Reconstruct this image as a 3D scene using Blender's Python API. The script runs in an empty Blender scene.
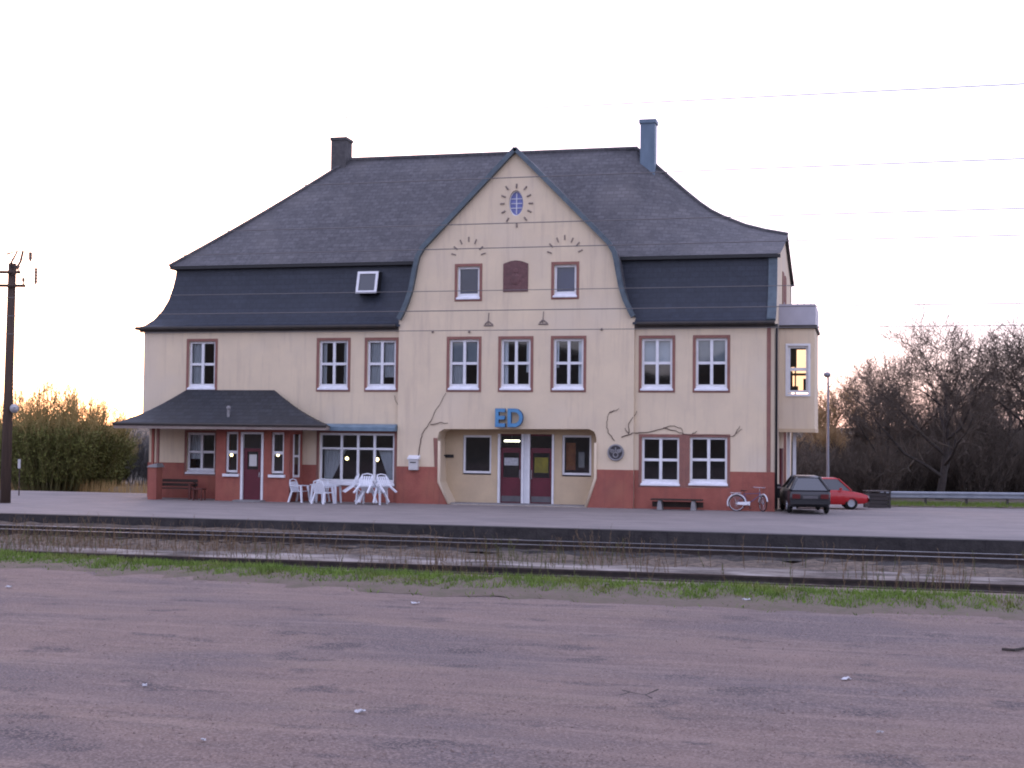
import bpy, bmesh, math, random
import numpy as np
from mathutils import Vector, Matrix

# ------------------------------------------------------------------ camera
sc = bpy.context.scene
COL = sc.collection
FPX = 1400.0
PSI = math.radians(14.2); PIT = math.atan(52 / FPX); ROL = 0.0105
_f0 = np.array([-math.sin(PSI), math.cos(PSI), 0]); _r0 = np.array([math.cos(PSI), math.sin(PSI), 0]); _u0 = np.array([0, 0, 1.0])
CF = _f0 * math.cos(PIT) + _u0 * math.sin(PIT); _U = _u0 * math.cos(PIT) - _f0 * math.sin(PIT)
CR = _r0 * math.cos(ROL) + _U * math.sin(ROL); CU = _U * math.cos(ROL) - _r0 * math.sin(ROL)
def ray(u, v): return CF + CR * (u - 512) / FPX - CU * (v - 384) / FPX
CP = -ray(516, 505.6) * 53.85
# survey helpers: where a sight line meets a real plane (a wall, the ground)
def on_y(u, v, y):
    d = ray(u, v); return CP + d * (y - CP[1]) / d[1]
def on_z(u, v, z):
    d = ray(u, v); return CP + d * (z - CP[2]) / d[2]
def XZ(u, v, y):
    q = on_y(u, v, y); return (float(q[0]), float(q[2]))
def gp(u, D):
    q = CP + ray(u, 436) * D; return (float(q[0]), float(q[1]))

cam_d = bpy.data.cameras.new("camera"); cam = bpy.data.objects.new("camera", cam_d); COL.objects.link(cam)
cam_d.sensor_fit = 'HORIZONTAL'; cam_d.sensor_width = 36; cam_d.lens = 36 * FPX / 1024
cam_d.clip_start = 0.1; cam_d.clip_end = 5000
cam.matrix_world = Matrix(((CR[0], CU[0], -CF[0], CP[0]), (CR[1], CU[1], -CF[1], CP[1]), (CR[2], CU[2], -CF[2], CP[2]), (0, 0, 0, 1)))
sc.camera = cam

# ------------------------------------------------------------------ light
SUN_EL, SUN_AZ = math.radians(7), math.radians(-26)      # dusk: the sun sinks behind the station; azimuth from +y towards +x
world = bpy.data.worlds.new("World"); sc.world = world; world.use_nodes = True
nt = world.node_tree; bgn = nt.nodes["Background"]
sky = nt.nodes.new("ShaderNodeTexSky"); sky.sky_type = 'NISHITA'; sky.sun_disc = False
sky.sun_elevation = SUN_EL; sky.sun_rotation = SUN_AZ; sky.altitude = 150; sky.air_density = 1.0; sky.dust_density = 1.0; sky.ozone_density = 2.0
tint = nt.nodes.new("ShaderNodeMix"); tint.data_type = 'RGBA'; tint.blend_type = 'MULTIPLY'; tint.inputs[0].default_value = 1
tint.inputs[7].default_value = (0.205, 0.145, 0.15, 1)
nt.links.new(sky.outputs[0], tint.inputs[6])
veil = nt.nodes.new("ShaderNodeMix"); veil.data_type = 'RGBA'; veil.blend_type = 'ADD'; veil.inputs[0].default_value = 1   # thin even high cloud over the whole sky
veil.inputs[7].default_value = (0.99, 1.0, 1.40, 1)
nt.links.new(tint.outputs[2], veil.inputs[6]); nt.links.new(veil.outputs[2], bgn.inputs[0]); bgn.inputs[1].default_value = 0.15
sl = bpy.data.lights.new("sun", 'SUN'); sl.energy = 0.05; sl.angle = math.radians(12); sl.color = (1, 0.62, 0.35)
sun = bpy.data.objects.new("sun", sl); COL.objects.link(sun)
sd = Vector((math.sin(SUN_AZ) * math.cos(SUN_EL), math.cos(SUN_AZ) * math.cos(SUN_EL), math.sin(SUN_EL)))
sun.rotation_euler = sd.to_track_quat('Z', 'Y').to_euler()
vs = sc.view_settings; vs.view_transform = 'Standard'; vs.look = 'None'; vs.gamma = 1; vs.use_curve_mapping = False
vs.exposure = 2.85
cy = sc.cycles; cy.use_denoising = True; cy.max_bounces = 6; cy.diffuse_bounces = 3; cy.glossy_bounces = 3; cy.transparent_max_bounces = 8; cy.sample_clamp_indirect = 4
cy.filter_width = 2.0; cy.caustics_reflective = False; cy.caustics_refractive = False

# ------------------------------------------------------------------ materials
MATS = {}
def mat(name, c1, c2=None, rough=0.8, scale=3.0, detail=5.0, metal=0.0, bump=0.0, bscale=None, stretch=(1, 1, 1), spec=0.35, c3=None, scale3=0.6, lo=0.35, hi=0.65, emit=None, estr=0):
    m = bpy.data.materials.new(name); m.use_nodes = True; MATS[name] = m
    n = m.node_tree.nodes; l = m.node_tree.links; b = n["Principled BSDF"]
    b.inputs["Roughness"].default_value = rough; b.inputs["Metallic"].default_value = metal; b.inputs["Specular IOR Level"].default_value = spec
    b.inputs["Base Color"].default_value = (*c1, 1)
    if emit: b.inputs["Emission Color"].default_value = (*emit, 1); b.inputs["Emission Strength"].default_value = estr
    if c2 is None and not bump: return m
    tc = n.new("ShaderNodeTexCoord"); mp = n.new("ShaderNodeMapping"); mp.inputs[3].default_value = stretch; l.new(tc.outputs["Object"], mp.inputs[0])
    if c2 is not None:
        nz = n.new("ShaderNodeTexNoise"); nz.inputs["Scale"].default_value = scale; nz.inputs["Detail"].default_value = detail; nz.inputs["Roughness"].default_value = .62; l.new(mp.outputs[0], nz.inputs["Vector"])
        rp = n.new("ShaderNodeMapRange"); rp.inputs[1].default_value = lo; rp.inputs[2].default_value = hi; l.new(nz.outputs["Fac"], rp.inputs[0])
        mx = n.new("ShaderNodeMix"); mx.data_type = 'RGBA'; mx.inputs[6].default_value = (*c1, 1); mx.inputs[7].default_value = (*c2, 1); l.new(rp.outputs[0], mx.inputs[0])
        out = mx.outputs[2]
        if c3 is not None:
            n3 = n.new("ShaderNodeTexNoise"); n3.inputs["Scale"].default_value = scale3; n3.inputs["Detail"].default_value = 6; l.new(mp.outputs[0], n3.inputs["Vector"])
            r3 = n.new("ShaderNodeMapRange"); r3.inputs[1].default_value = .52; r3.inputs[2].default_value = .72; l.new(n3.outputs["Fac"], r3.inputs[0])
            m3 = n.new("ShaderNodeMix"); m3.data_type = 'RGBA'; l.new(out, m3.inputs[6]); m3.inputs[7].default_value = (*c3, 1); l.new(r3.outputs[0], m3.inputs[0]); out = m3.outputs[2]
        l.new(out, b.inputs["Base Color"])
    if bump:
        nb = n.new("ShaderNodeTexNoise"); nb.inputs["Scale"].default_value = bscale or scale * 6; nb.inputs["Detail"].default_value = 4; l.new(mp.outputs[0], nb.inputs["Vector"])
        bp = n.new("ShaderNodeBump"); bp.inputs["Strength"].default_value = bump; bp.inputs["Distance"].default_value = 0.05; l.new(nb.outputs["Fac"], bp.inputs["Height"]); l.new(bp.outputs[0], b.inputs["Normal"])
    return m
def glassmat(name, tintc=(0.75, 0.8, 0.82), refl=1.0):
    m = bpy.data.materials.new(name); m.use_nodes = True; MATS[name] = m
    n = m.node_tree.nodes; l = m.node_tree.links; n.remove(n["Principled BSDF"]); o = n["Material Output"]
    t = n.new("ShaderNodeBsdfTransparent"); t.inputs[0].default_value = (*tintc, 1)
    g = n.new("ShaderNodeBsdfGlossy"); g.inputs["Roughness"].default_value = 0.03; g.inputs[0].default_value = (refl, refl, refl, 1)
    fr = n.new("ShaderNodeFresnel"); fr.inputs[0].default_value = 1.55
    ad = n.new("ShaderNodeMath"); ad.operation = 'MULTIPLY_ADD'; ad.inputs[1].default_value = 1.1; ad.inputs[2].default_value = 0.01; l.new(fr.outputs[0], ad.inputs[0])
    mx = n.new("ShaderNodeMixShader"); l.new(ad.outputs[0], mx.inputs[0]); l.new(t.outputs[0], mx.inputs[1]); l.new(g.outputs[0], mx.inputs[2]); l.new(mx.outputs[0], o.inputs[0])
    return m
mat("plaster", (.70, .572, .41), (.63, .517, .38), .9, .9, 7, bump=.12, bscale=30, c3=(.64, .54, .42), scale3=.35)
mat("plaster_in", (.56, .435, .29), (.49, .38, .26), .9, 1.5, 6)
mat("red_brick", (.345, .112, .083), (.275, .088, .067), .85, 2.2, 7, bump=.25, bscale=18, c3=(.34, .125, .085), scale3=.8)
mat("red_trim", (.27, .125, .098), (.22, .105, .086), .75, 3, 4)
mat("white_paint", (.74, .74, .76), (.66, .66, .69), .5, 4, 4)
mat("white_sill", (.80, .80, .84), (.66, .66, .70), .45, 3, 4)
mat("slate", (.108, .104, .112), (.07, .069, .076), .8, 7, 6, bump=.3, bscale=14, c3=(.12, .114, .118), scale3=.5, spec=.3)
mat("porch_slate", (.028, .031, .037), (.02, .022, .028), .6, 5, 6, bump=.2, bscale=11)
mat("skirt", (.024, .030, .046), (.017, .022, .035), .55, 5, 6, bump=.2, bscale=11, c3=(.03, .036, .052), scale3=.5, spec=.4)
mat("sheet_metal", (.10, .13, .15), (.07, .09, .11), .45, 3, 4, metal=.3)
mat("black_metal", (.02, .02, .022), None, .5)
mat("gutter", (.03, .027, .025), (.045, .035, .03), .6, 3)
mat("fascia", (.30, .25, .22), (.24, .19, .17), .7, 3)
mat("door_red", (.115, .018, .03), (.09, .016, .024), .45, 2)
mat("kick", (.12, .11, .12), (.09, .085, .09), .5, 3)
mat("room", (.13, .13, .155), (.09, .09, .11), .9, 1)
mat("curtain", (.85, .85, .88), (.68, .68, .73), .9, 6, 3, stretch=(3, 1, .2))
mat("blind", (.46, .50, .55), (.40, .44, .5), .8, 2)
mat("sky_reflection", (.13, .15, .24), (.10, .12, .2), .7, 2)  # sky reflected in the gable panes, put into a flat colour
mat("plaque", (.17, .085, .085), (.12, .065, .065), .8, 6, 4, bump=.6, bscale=14)
mat("relief", (.26, .21, .18), (.19, .155, .14), .8, 6)
mat("blue_letter", (.10, .27, .46), (.07, .21, .40), .4, 3)
mat("blue_letter_side", (.02, .06, .14), None, .5)
mat("stone_grey", (.27, .26, .26), (.20, .19, .195), .8, 5, 5, bump=.2)
mat("emblem_dark", (.06, .055, .06), (.04, .035, .04), .5, 6)
mat("emblem_rim", (.28, .27, .28), None, .5, metal=.3)
mat("chimney_brick", (.10, .095, .098), (.062, .06, .064), .9, 5, 5, bump=.3)
mat("zinc", (.14, .19, .25), (.10, .14, .19), .5, 2, 5, stretch=(1, 1, .3), metal=.2)
mat("zinc_panel", (.42, .41, .46), (.37, .36, .41), .5, 2, 4)
mat("asphalt", (.245, .212, .202), (.19, .166, .16), .9, 1.2, 8, bump=.25, bscale=40, c3=(.155, .138, .138), scale3=.22, stretch=(.55, 1, 1))
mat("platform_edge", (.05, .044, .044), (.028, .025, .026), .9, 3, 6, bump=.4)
mat("ballast", (.19, .145, .11), (.055, .043, .035), .95, 5, 9, bump=1.0, bscale=26, c3=(.07, .055, .045), scale3=.5)
mat("dirt", (.11, .09, .07), (.06, .052, .04), .95, .8, 8, bump=.4, bscale=8, c3=(.05, .055, .025), scale3=.15)
mat("verge_soil", (.140, .102, .085), (.10, .085, .055), .95, 2, 7, bump=.5, bscale=12)
mat("rail_side", (.055, .04, .035), (.035, .027, .025), .8, 6, 4)
mat("rail_top", (.6, .62, .66), (.45, .46, .5), .45, 3, metal=.8)
mat("rail_rust", (.10, .06, .045), (.07, .045, .035), .8, 6)
mat("sleeper", (.05, .04, .035), (.03, .025, .022), .9, 5, 5)
mat("plastic_white", (.74, .76, .82), None, .35)
mat("wood_dark", (.045, .028, .022), (.03, .02, .016), .7, 5, 5)
mat("wood_red", (.12, .04, .03), (.09, .03, .025), .7, 5, 5)
mat("pole_wood", (.085, .055, .04), (.05, .034, .028), .9, 3, 6, stretch=(4, 4, .3))
mat("porcelain", (.16, .11, .08), None, .3)
mat("galv", (.30, .32, .36), (.24, .26, .30), .4, 2, 4, metal=.5)
mat("lamp_grey", (.24, .24, .27), None, .5, metal=.4)
mat("bark", (.062, .05, .045), (.04, .034, .031), .95, 6, 5)
mat("twig", (.125, .098, .076), (.085, .068, .055), .95, 2, 3)
mat("twig_pale_glow", (.55, .38, .20), (.42, .27, .14), .9, 2, 3)  # pale twigs with the low sunset glow put into their colour
mat("willow_twig_glow", (.46, .33, .13), (.30, .25, .10), .9, 1.2, 3)  # orange of the backlit shoots: sunset glow painted as twig colour
mat("willow_olive", (.17, .15, .06), (.12, .11, .042), .95, 1.5)
mat("willow_leaf", (.17, .18, .05), (.12, .13, .036), .9, 1.0, 3)
mat("grey_twig", (.10, .095, .095), (.07, .068, .065), .95, 2, 3)
mat("grass", (.15, .225, .035), (.095, .155, .026), .85, 1.4, 4, c3=(.16, .15, .05), scale3=.8)
mat("dry_weed", (.20, .13, .07), (.11, .075, .05), .95, 2, 3)
mat("green_weed", (.12, .12, .045), (.08, .085, .03), .9, 2, 3)
mat("reed", (.55, .38, .16), (.42, .27, .12), .9, 3, 3)
mat("car_red", (.42, .014, .02), None, .25, spec=.6)
mat("car_black", (.016, .016, .020), None, .3, spec=.6)
mat("rubber", (.015, .015, .015), None, .8)
mat("hub", (.38, .40, .44), None, .35, metal=.6)
mat("tail_red", (.10, .012, .012), None, .3)
mat("lamp_clear", (.5, .5, .52), None, .2)
mat("plate_white", (.55, .53, .52), None, .5)
mat("carglass", (.03, .035, .045), None, .06, spec=.9)
mat("bike_white", (.72, .72, .76), None, .4)
mat("bike_frame", (.10, .08, .16), None, .4)
mat("bike_red", (.25, .05, .05), None, .4)
mat("chrome", (.5, .5, .55), None, .25, metal=.9)
mat("wire", (.15, .14, .14), None, .6)
mat("notice_paper", (.42, .42, .44), (.3, .3, .32), .8, 12)
mat("orange_poster", (.26, .09, .03), (.16, .05, .02), .7, 3)
mat("pane_blue", (.16, .18, .42), (.11, .13, .3), .4, 9)
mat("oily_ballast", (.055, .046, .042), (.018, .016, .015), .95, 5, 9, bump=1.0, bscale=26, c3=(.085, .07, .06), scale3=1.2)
mat("paper", (.55, .55, .58), (.4, .4, .43), .8, 9)
mat("poster", (.20, .17, .03), (.12, .11, .03), .8, 4)
mat("sign_white", (.45, .44, .45), None, .5)
mat("bulb", (.9, .7, .4), None, .4, emit=(1, .72, .36), estr=1.3)
mat("tube_lit", (.9, .9, .8), None, .4, emit=(1, .93, .72), estr=1.0)
mat("creeper", (.105, .07, .06), (.07, .05, .045), .95, 5)
mat("awning", (.17, .24, .30), (.12, .18, .23), .5, 3)
mat("pebble", (.225, .165, .145), (.175, .13, .118), .95, .9, 3)
mat("timber", (.07, .06, .058), (.045, .04, .04), .9, 4, 5, stretch=(.3, 3, 3))
glassmat("glass"); glassmat("glass_upper", (.4, .45, .6), .8); glassmat("glass_bay_sunset", (.50, .44, .30), .8)  # bay glass: sunset colour put into an amber tint

# lot: rust brown gravel, dark damp hollows and long scuffs left by wheels
def lot_material():
    m = mat("gravel", (0.181, 0.126, 0.106), (0.139, 0.099, 0.087), .95, 1.6, 12, bump=.45, bscale=45)
    n = m.node_tree.nodes; l = m.node_tree.links; b = n["Principled BSDF"]
    src = b.inputs["Base Color"].links[0].from_socket
    tc = n.new("ShaderNodeTexCoord")
    def layer(src, sc3, loc, scale, lo, hi, col, amt, det=6):
        mp = n.new("ShaderNodeMapping"); mp.inputs[3].default_value = sc3; mp.inputs[1].default_value = loc; mp.inputs[2].default_value = (0, 0, -.05); l.new(tc.outputs["Object"], mp.inputs[0])
        z = n.new("ShaderNodeTexNoise"); z.inputs["Scale"].default_value = scale; z.inputs["Detail"].default_value = det; l.new(mp.outputs[0], z.inputs["Vector"])
        r = n.new("ShaderNodeMapRange"); r.inputs[1].default_value = lo; r.inputs[2].default_value = hi; r.inputs[4].default_value = amt; l.new(z.outputs["Fac"], r.inputs[0])
        x = n.new("ShaderNodeMix"); x.data_type = 'RGBA'; l.new(r.outputs[0], x.inputs[0]); l.new(src, x.inputs[6]); x.inputs[7].default_value = (*col, 1); return x.outputs[2]
    s = layer(src, (.22, 1, 1), (3, 1, 0), 1.3, .50, .68, (0.189, 0.139, 0.109), .65)
    s = layer(s, (.16, 1, 1), (7, 4, 0), 2.2, .56, .70, (0.105, 0.077, 0.077), .7, 4)
    s = layer(s, (.5, 1, 1), (1, 9, 0), .45, .47, .62, (.098, .080, .084), .95, 9)
    s = layer(s, (.09, 1, 1), (4, 6, 0), 3.4, .53, .66, (.225, .165, .142), .6, 5)
    s = layer(s, (.07, 1, 1), (9, 3, 0), 5.0, .56, .66, (.095, .072, .068), .6, 5)
    s = layer(s, (.6, 1, 1), (5, 2, 0), 1.5, .58, .65, (.058, .048, .052), .85, 8)
    s = layer(s, (1, 1, 1), (6, 3, 0), 9, .55, .70, (.23, .17, .15), .4, 6)
    s = layer(s, (1, 1, 1), (2, 3, 0), 24, .53, .66, (.085, .065, .061), .55, 4)
    s = layer(s, (1, 1, 1), (1, 9, 0), 38, .45, .7, (.29, .22, .195), .75, 3)
    l.new(s, b.inputs["Base Color"])
lot_material()

def courses(name, bw, rh, mortar, dark, jit=.25, swap=True):
    """Rows of slates or stones: a brick pattern over the surface's own x / height."""
    m = MATS[name]; n = m.node_tree.nodes; l = m.node_tree.links; b = n["Principled BSDF"]; src = b.inputs["Base Color"].links[0].from_socket
    tc = n.new("ShaderNodeTexCoord"); sx = n.new("ShaderNodeSeparateXYZ"); cb = n.new("ShaderNodeCombineXYZ"); l.new(tc.outputs["Object"], sx.inputs[0]); l.new(sx.outputs[0], cb.inputs[0]); l.new(sx.outputs[2], cb.inputs[1])
    k = n.new("ShaderNodeTexBrick"); k.inputs["Scale"].default_value = 1; k.inputs["Brick Width"].default_value = bw; k.inputs["Row Height"].default_value = rh; k.inputs["Mortar Size"].default_value = mortar; k.inputs["Mortar Smooth"].default_value = .3; k.offset = .5
    k.inputs["Color1"].default_value = (1 - jit, 1 - jit, 1 - jit, 1); k.inputs["Color2"].default_value = (1 + jit, 1 + jit, 1 + jit, 1); k.inputs["Mortar"].default_value = (dark, dark, dark, 1); l.new(cb.outputs[0], k.inputs["Vector"])
    x = n.new("ShaderNodeMix"); x.data_type = 'RGBA'; x.blend_type = 'MULTIPLY'; x.inputs[0].default_value = 1; x.clamp_result = False; l.new(src, x.inputs[6]); l.new(k.outputs["Color"], x.inputs[7]); l.new(x.outputs[2], b.inputs["Base Color"])
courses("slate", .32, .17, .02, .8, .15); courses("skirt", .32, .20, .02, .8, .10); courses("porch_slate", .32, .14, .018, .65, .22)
courses("platform_edge", .95, .5, .02, .8, .12)
# old plaster: weather streaks running down and a few mended patches
def weather(name, col, amt, lo=.52, hi=.74):
    m = MATS[name]; n = m.node_tree.nodes; l = m.node_tree.links; b = n["Principled BSDF"]; src = b.inputs["Base Color"].links[0].from_socket; tc = n.new("ShaderNodeTexCoord")
    for sc3, scale, a, c in (((2.6, 2.6, .22), 1.5, amt, col), ((.8, .8, .7), .55, amt * .6, tuple(min(1, q * 1.28) for q in col))):
        mp = n.new("ShaderNodeMapping"); mp.inputs[3].default_value = sc3; l.new(tc.outputs["Object"], mp.inputs[0]); z = n.new("ShaderNodeTexNoise"); z.inputs["Scale"].default_value = scale; z.inputs["Detail"].default_value = 7; z.inputs["Roughness"].default_value = .65; l.new(mp.outputs[0], z.inputs["Vector"])
        q = n.new("ShaderNodeMapRange"); q.inputs[1].default_value = lo; q.inputs[2].default_value = hi; q.inputs[4].default_value = a; l.new(z.outputs["Fac"], q.inputs[0]); x = n.new("ShaderNodeMix"); x.data_type = 'RGBA'; l.new(q.outputs[0], x.inputs[0]); l.new(src, x.inputs[6]); x.inputs[7].default_value = (*c, 1); l.new(x.outputs[2], b.inputs["Base Color"]); src = x.outputs[2]
weather("plaster", (.48, .385, .30), .55); weather("red_brick", (.17, .07, .06), .6); weather("asphalt", (.135, .12, .12), .4)

# ------------------------------------------------------------------ mesh helpers
def link_mesh(name, verts, faces, m, parent=None, smooth=False):
    me = bpy.data.meshes.new(name); me.from_pydata([tuple(map(float, v)) for v in verts], [], faces); me.update()
    if isinstance(m, str): me.materials.append(MATS[m])
    else:
        for q in m: me.materials.append(MATS[q])
    if smooth:
        me.polygons.foreach_set("use_smooth", [True] * len(me.polygons))
    o = bpy.data.objects.new(name, me); COL.objects.link(o)
    if parent is not None:
        o.parent = parent
    return o
class MB:
    def __init__(s, off=(0, 0, 0)): s.v = []; s.f = []; s.mi = []; s.off = off
    def add(s, vs, fs, mi=0):
        k = len(s.v); s.v += [tuple(p) for p in vs]; s.f += [tuple(i + k for i in f) for f in fs]; s.mi += [mi] * len(fs); return s
    def box(s, x0, x1, y0, y1, z0, z1, mi=0):
        x0, x1 = sorted((x0, x1)); y0, y1 = sorted((y0, y1)); z0, z1 = sorted((z0, z1))
        return s.add([(x0, y0, z0), (x1, y0, z0), (x1, y1, z0), (x0, y1, z0), (x0, y0, z1), (x1, y0, z1), (x1, y1, z1), (x0, y1, z1)],
                     [(0, 3, 2, 1), (4, 5, 6, 7), (0, 1, 5, 4), (1, 2, 6, 5), (2, 3, 7, 6), (3, 0, 4, 7)], mi)
    def hexa(s, b, t, mi=0):   # bottom 4, top 4 points
        return s.add(list(b) + list(t), [(0, 3, 2, 1), (4, 5, 6, 7), (0, 1, 5, 4), (1, 2, 6, 5), (2, 3, 7, 6), (3, 0, 4, 7)], mi)
    def quad(s, a, b, c, d, mi=0): return s.add([a, b, c, d], [(0, 1, 2, 3)], mi)
    def prism_y(s, poly, y0, y1, mi=0):   # poly of (x,z)
        n = len(poly); vs = [(x, y0, z) for x, z in poly] + [(x, y1, z) for x, z in poly]
        fs = [tuple(range(n)), tuple(range(2 * n - 1, n - 1, -1))] + [(i, i + n, (i + 1) % n + n, (i + 1) % n) for i in range(n)]
        return s.add(vs, fs, mi)
    def tube(s, pts, r, n=6, mi=0, caps=True):
        pts = [Vector(p) for p in pts]; k = len(pts); rr = r if isinstance(r, (list, tuple)) else [r] * k; vs = []; prev = None
        for i, p in enumerate(pts):
            d = (pts[min(i + 1, k - 1)] - pts[max(i - 1, 0)]).normalized()
            if prev is None: a = d.orthogonal().normalized()
            else:
                a = prev - d * prev.dot(d); a = a.normalized() if a.length > 1e-6 else d.orthogonal().normalized()
            prev = a; b = d.cross(a)
            for j in range(n):
                t = 2 * math.pi * j / n; vs.append(p + (a * math.cos(t) + b * math.sin(t)) * rr[i])
        fs = [(i * n + j, i * n + (j + 1) % n, (i + 1) * n + (j + 1) % n, (i + 1) * n + j) for i in range(k - 1) for j in range(n)]
        if caps: fs += [tuple(range(n - 1, -1, -1)), tuple(range((k - 1) * n, k * n))]
        return s.add(vs, fs, mi)
    def ring(s, c, axis, R, r, n=24, m=6, mi=0, a0=0, a1=2 * math.pi, sq=1.0):
        c = Vector(c); ax = Vector(axis).normalized(); e1 = ax.cross(Vector((0, 0, 1))); e1 = e1.normalized() if e1.length > 1e-3 else Vector((1, 0, 0)); e2 = e1.cross(ax)
        full = abs(a1 - a0 - 2 * math.pi) < 1e-6; k = n if full else n + 1; vs = []
        for i in range(k):
            t = a0 + (a1 - a0) * i / n; d = e1 * math.cos(t) + e2 * math.sin(t)
            for j in range(m):
                q = 2 * math.pi * j / m; vs.append(c + d * (R + r * math.cos(q)) + ax * r * sq * math.sin(q))
        fs = [(i * m + j, i * m + (j + 1) % m, ((i + 1) % k) * m + (j + 1) % m, ((i + 1) % k) * m + j) for i in range(n) for j in range(m)]
        return s.add(vs, fs, mi)
    def disc(s, c, axis, R, th, n=20, mi=0):
        c = Vector(c); ax = Vector(axis).normalized(); return s.tube([c - ax * th / 2, c + ax * th / 2], R, n, mi)
    def ball(s, c, rx, ry=None, rz=None, mi=0, n=10, m=6):
        ry = ry or rx; rz = rz or rx; vs = [(c[0], c[1], c[2] - rz)]
        for i in range(1, m):
            t = -math.pi / 2 + math.pi * i / m
            for j in range(n):
                q = 2 * math.pi * j / n; vs.append((c[0] + rx * math.cos(t) * math.cos(q), c[1] + ry * math.cos(t) * math.sin(q), c[2] + rz * math.sin(t)))
        vs.append((c[0], c[1], c[2] + rz)); L = len(vs) - 1
        fs = [(0, 1 + (j + 1) % n, 1 + j) for j in range(n)] + [(1 + i * n + j, 1 + i * n + (j + 1) % n, 1 + (i + 1) * n + (j + 1) % n, 1 + (i + 1) * n + j) for i in range(m - 2) for j in range(n)]
        fs += [(L, 1 + (m - 2) * n + j, 1 + (m - 2) * n + (j + 1) % n) for j in range(n)]
        return s.add(vs, fs, mi)
    def build(s, name, m, parent=None, smooth=False, bevel=0):
        o0 = s.off; vs = [(p[0] - o0[0], p[1] - o0[1], p[2] - o0[2]) for p in s.v]
        o = link_mesh(name, vs, s.f, m, parent, smooth)
        if not isinstance(m, str): o.data.polygons.foreach_set("material_index", s.mi)
        bm = bmesh.new(); bm.from_mesh(o.data); bmesh.ops.recalc_face_normals(bm, faces=bm.faces)
        if bevel: bmesh.ops.bevel(bm, geom=list(bm.edges), offset=bevel, segments=1, affect='EDGES')
        bm.to_mesh(o.data); bm.free(); o.data.update()
        return o
def tag(o, label=None, cat=None, group=None, kind=None):
    if label: o["label"] = label
    if cat: o["category"] = cat
    if group: o["group"] = group
    if kind: o["kind"] = kind
    return o
def thing(name, label, cat, loc=(0, 0, 0), rz=0, group=None):
    o = bpy.data.objects.new(name, None); COL.objects.link(o); o.empty_display_size = .2
    o.location = loc; o.rotation_euler = (0, 0, rz); return tag(o, label, cat, group)
def kids(o): return [c for c in COL.objects if c.parent == o]
def copy_tree(o, parent=None):
    c = o.copy(); COL.objects.link(c)
    if parent is not None: c.parent = parent
    for ch in kids(o): copy_tree(ch, c)
    return c
def wall_sheet(name, m, outer, holes, y, parent, depth=.2, back=None):
    """A wall in a y plane: an outline and openings in (x,z); each opening gets its reveal. holes: list of (loop, depth)."""
    bm = bmesh.new(); es = []
    def loop(pts):
        vs = [bm.verts.new((x, y, z)) for x, z in pts]
        for i in range(len(vs)): es.append(bm.edges.new((vs[i], vs[(i + 1) % len(vs)])))
        return vs
    loop(outer); hl = [(loop(h), d) for h, d in holes]
    bmesh.ops.triangle_fill(bm, use_beauty=True, use_dissolve=False, edges=es, normal=(0, -1, 0))
    for vs, d in hl:
        v2 = [bm.verts.new((v.co.x, y + d, v.co.z)) for v in vs]
        for i in range(len(vs)):
            j = (i + 1) % len(vs); bm.faces.new((vs[i], vs[j], v2[j], v2[i]))
    me = bpy.data.meshes.new(name); bm.to_mesh(me); bm.free(); me.materials.append(MATS[m])
    o = bpy.data.objects.new(name, me); COL.objects.link(o); o.parent = parent; return o
def rect(x0, x1, z0, z1): return [(x0, z0), (x1, z0), (x1, z1), (x0, z1)]
def smooth(a, b, x):
    t = min(1, max(0, (x - a) / (b - a))); return t * t * (3 - 2 * t)
def seg_mesh(name, segs, sides, m, parent=None, off=(0, 0, 0)):
    """Many tapered twigs in one mesh: segs rows p0(3) p1(3) r0 r1."""
    a = np.array(segs, dtype=np.float64); n = len(a); p0 = a[:, :3] - off; p1 = a[:, 3:6] - off; d = p1 - p0; d /= np.linalg.norm(d, axis=1)[:, None] + 1e-9
    h = np.where(np.abs(d[:, 2:3]) > .9, np.array([[1., 0, 0]]), np.array([[0, 0, 1.]])); e1 = np.cross(d, h); e1 /= np.linalg.norm(e1, axis=1)[:, None] + 1e-9; e2 = np.cross(d, e1)
    V = np.zeros((n, 2 * sides, 3))
    for j in range(sides):
        t = 2 * math.pi * j / sides; q = e1 * math.cos(t) + e2 * math.sin(t)
        V[:, j] = p0 + q * a[:, 6:7]; V[:, sides + j] = p1 + q * a[:, 7:8]
    base = (np.arange(n) * 2 * sides)[:, None]; F = []
    for j in range(sides):
        k = (j + 1) % sides; F.append(base + np.array([[j, k, sides + k, sides + j]]))
    F = np.stack(F, 1).reshape(-1, 4)
    me = bpy.data.meshes.new(name); me.vertices.add(n * 2 * sides); me.vertices.foreach_set("co", V.reshape(-1))
    me.loops.add(F.size); me.loops.foreach_set("vertex_index", F.reshape(-1).astype(np.int32)); me.polygons.add(len(F)); me.polygons.foreach_set("loop_start", np.arange(len(F), dtype=np.int32) * 4)
    me.update(calc_edges=True); me.validate(); me.materials.append(MATS[m])
    o = bpy.data.objects.new(name, me); COL.objects.link(o)
    if parent is not None: o.parent = parent
    return o
def tri_mesh(name, T, m, parent=None):
    """Many loose triangles: T is n x 3 x 3."""
    T = np.asarray(T, dtype=np.float64); n = len(T); me = bpy.data.meshes.new(name); me.vertices.add(n * 3); me.vertices.foreach_set("co", T.reshape(-1))
    me.loops.add(n * 3); me.loops.foreach_set("vertex_index", np.arange(n * 3, dtype=np.int32)); me.polygons.add(n); me.polygons.foreach_set("loop_start", np.arange(n, dtype=np.int32) * 3)
    me.update(calc_edges=True); me.materials.append(MATS[m]); o = bpy.data.objects.new(name, me); COL.objects.link(o)
    if parent is not None: o.parent = parent
    return o
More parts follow.
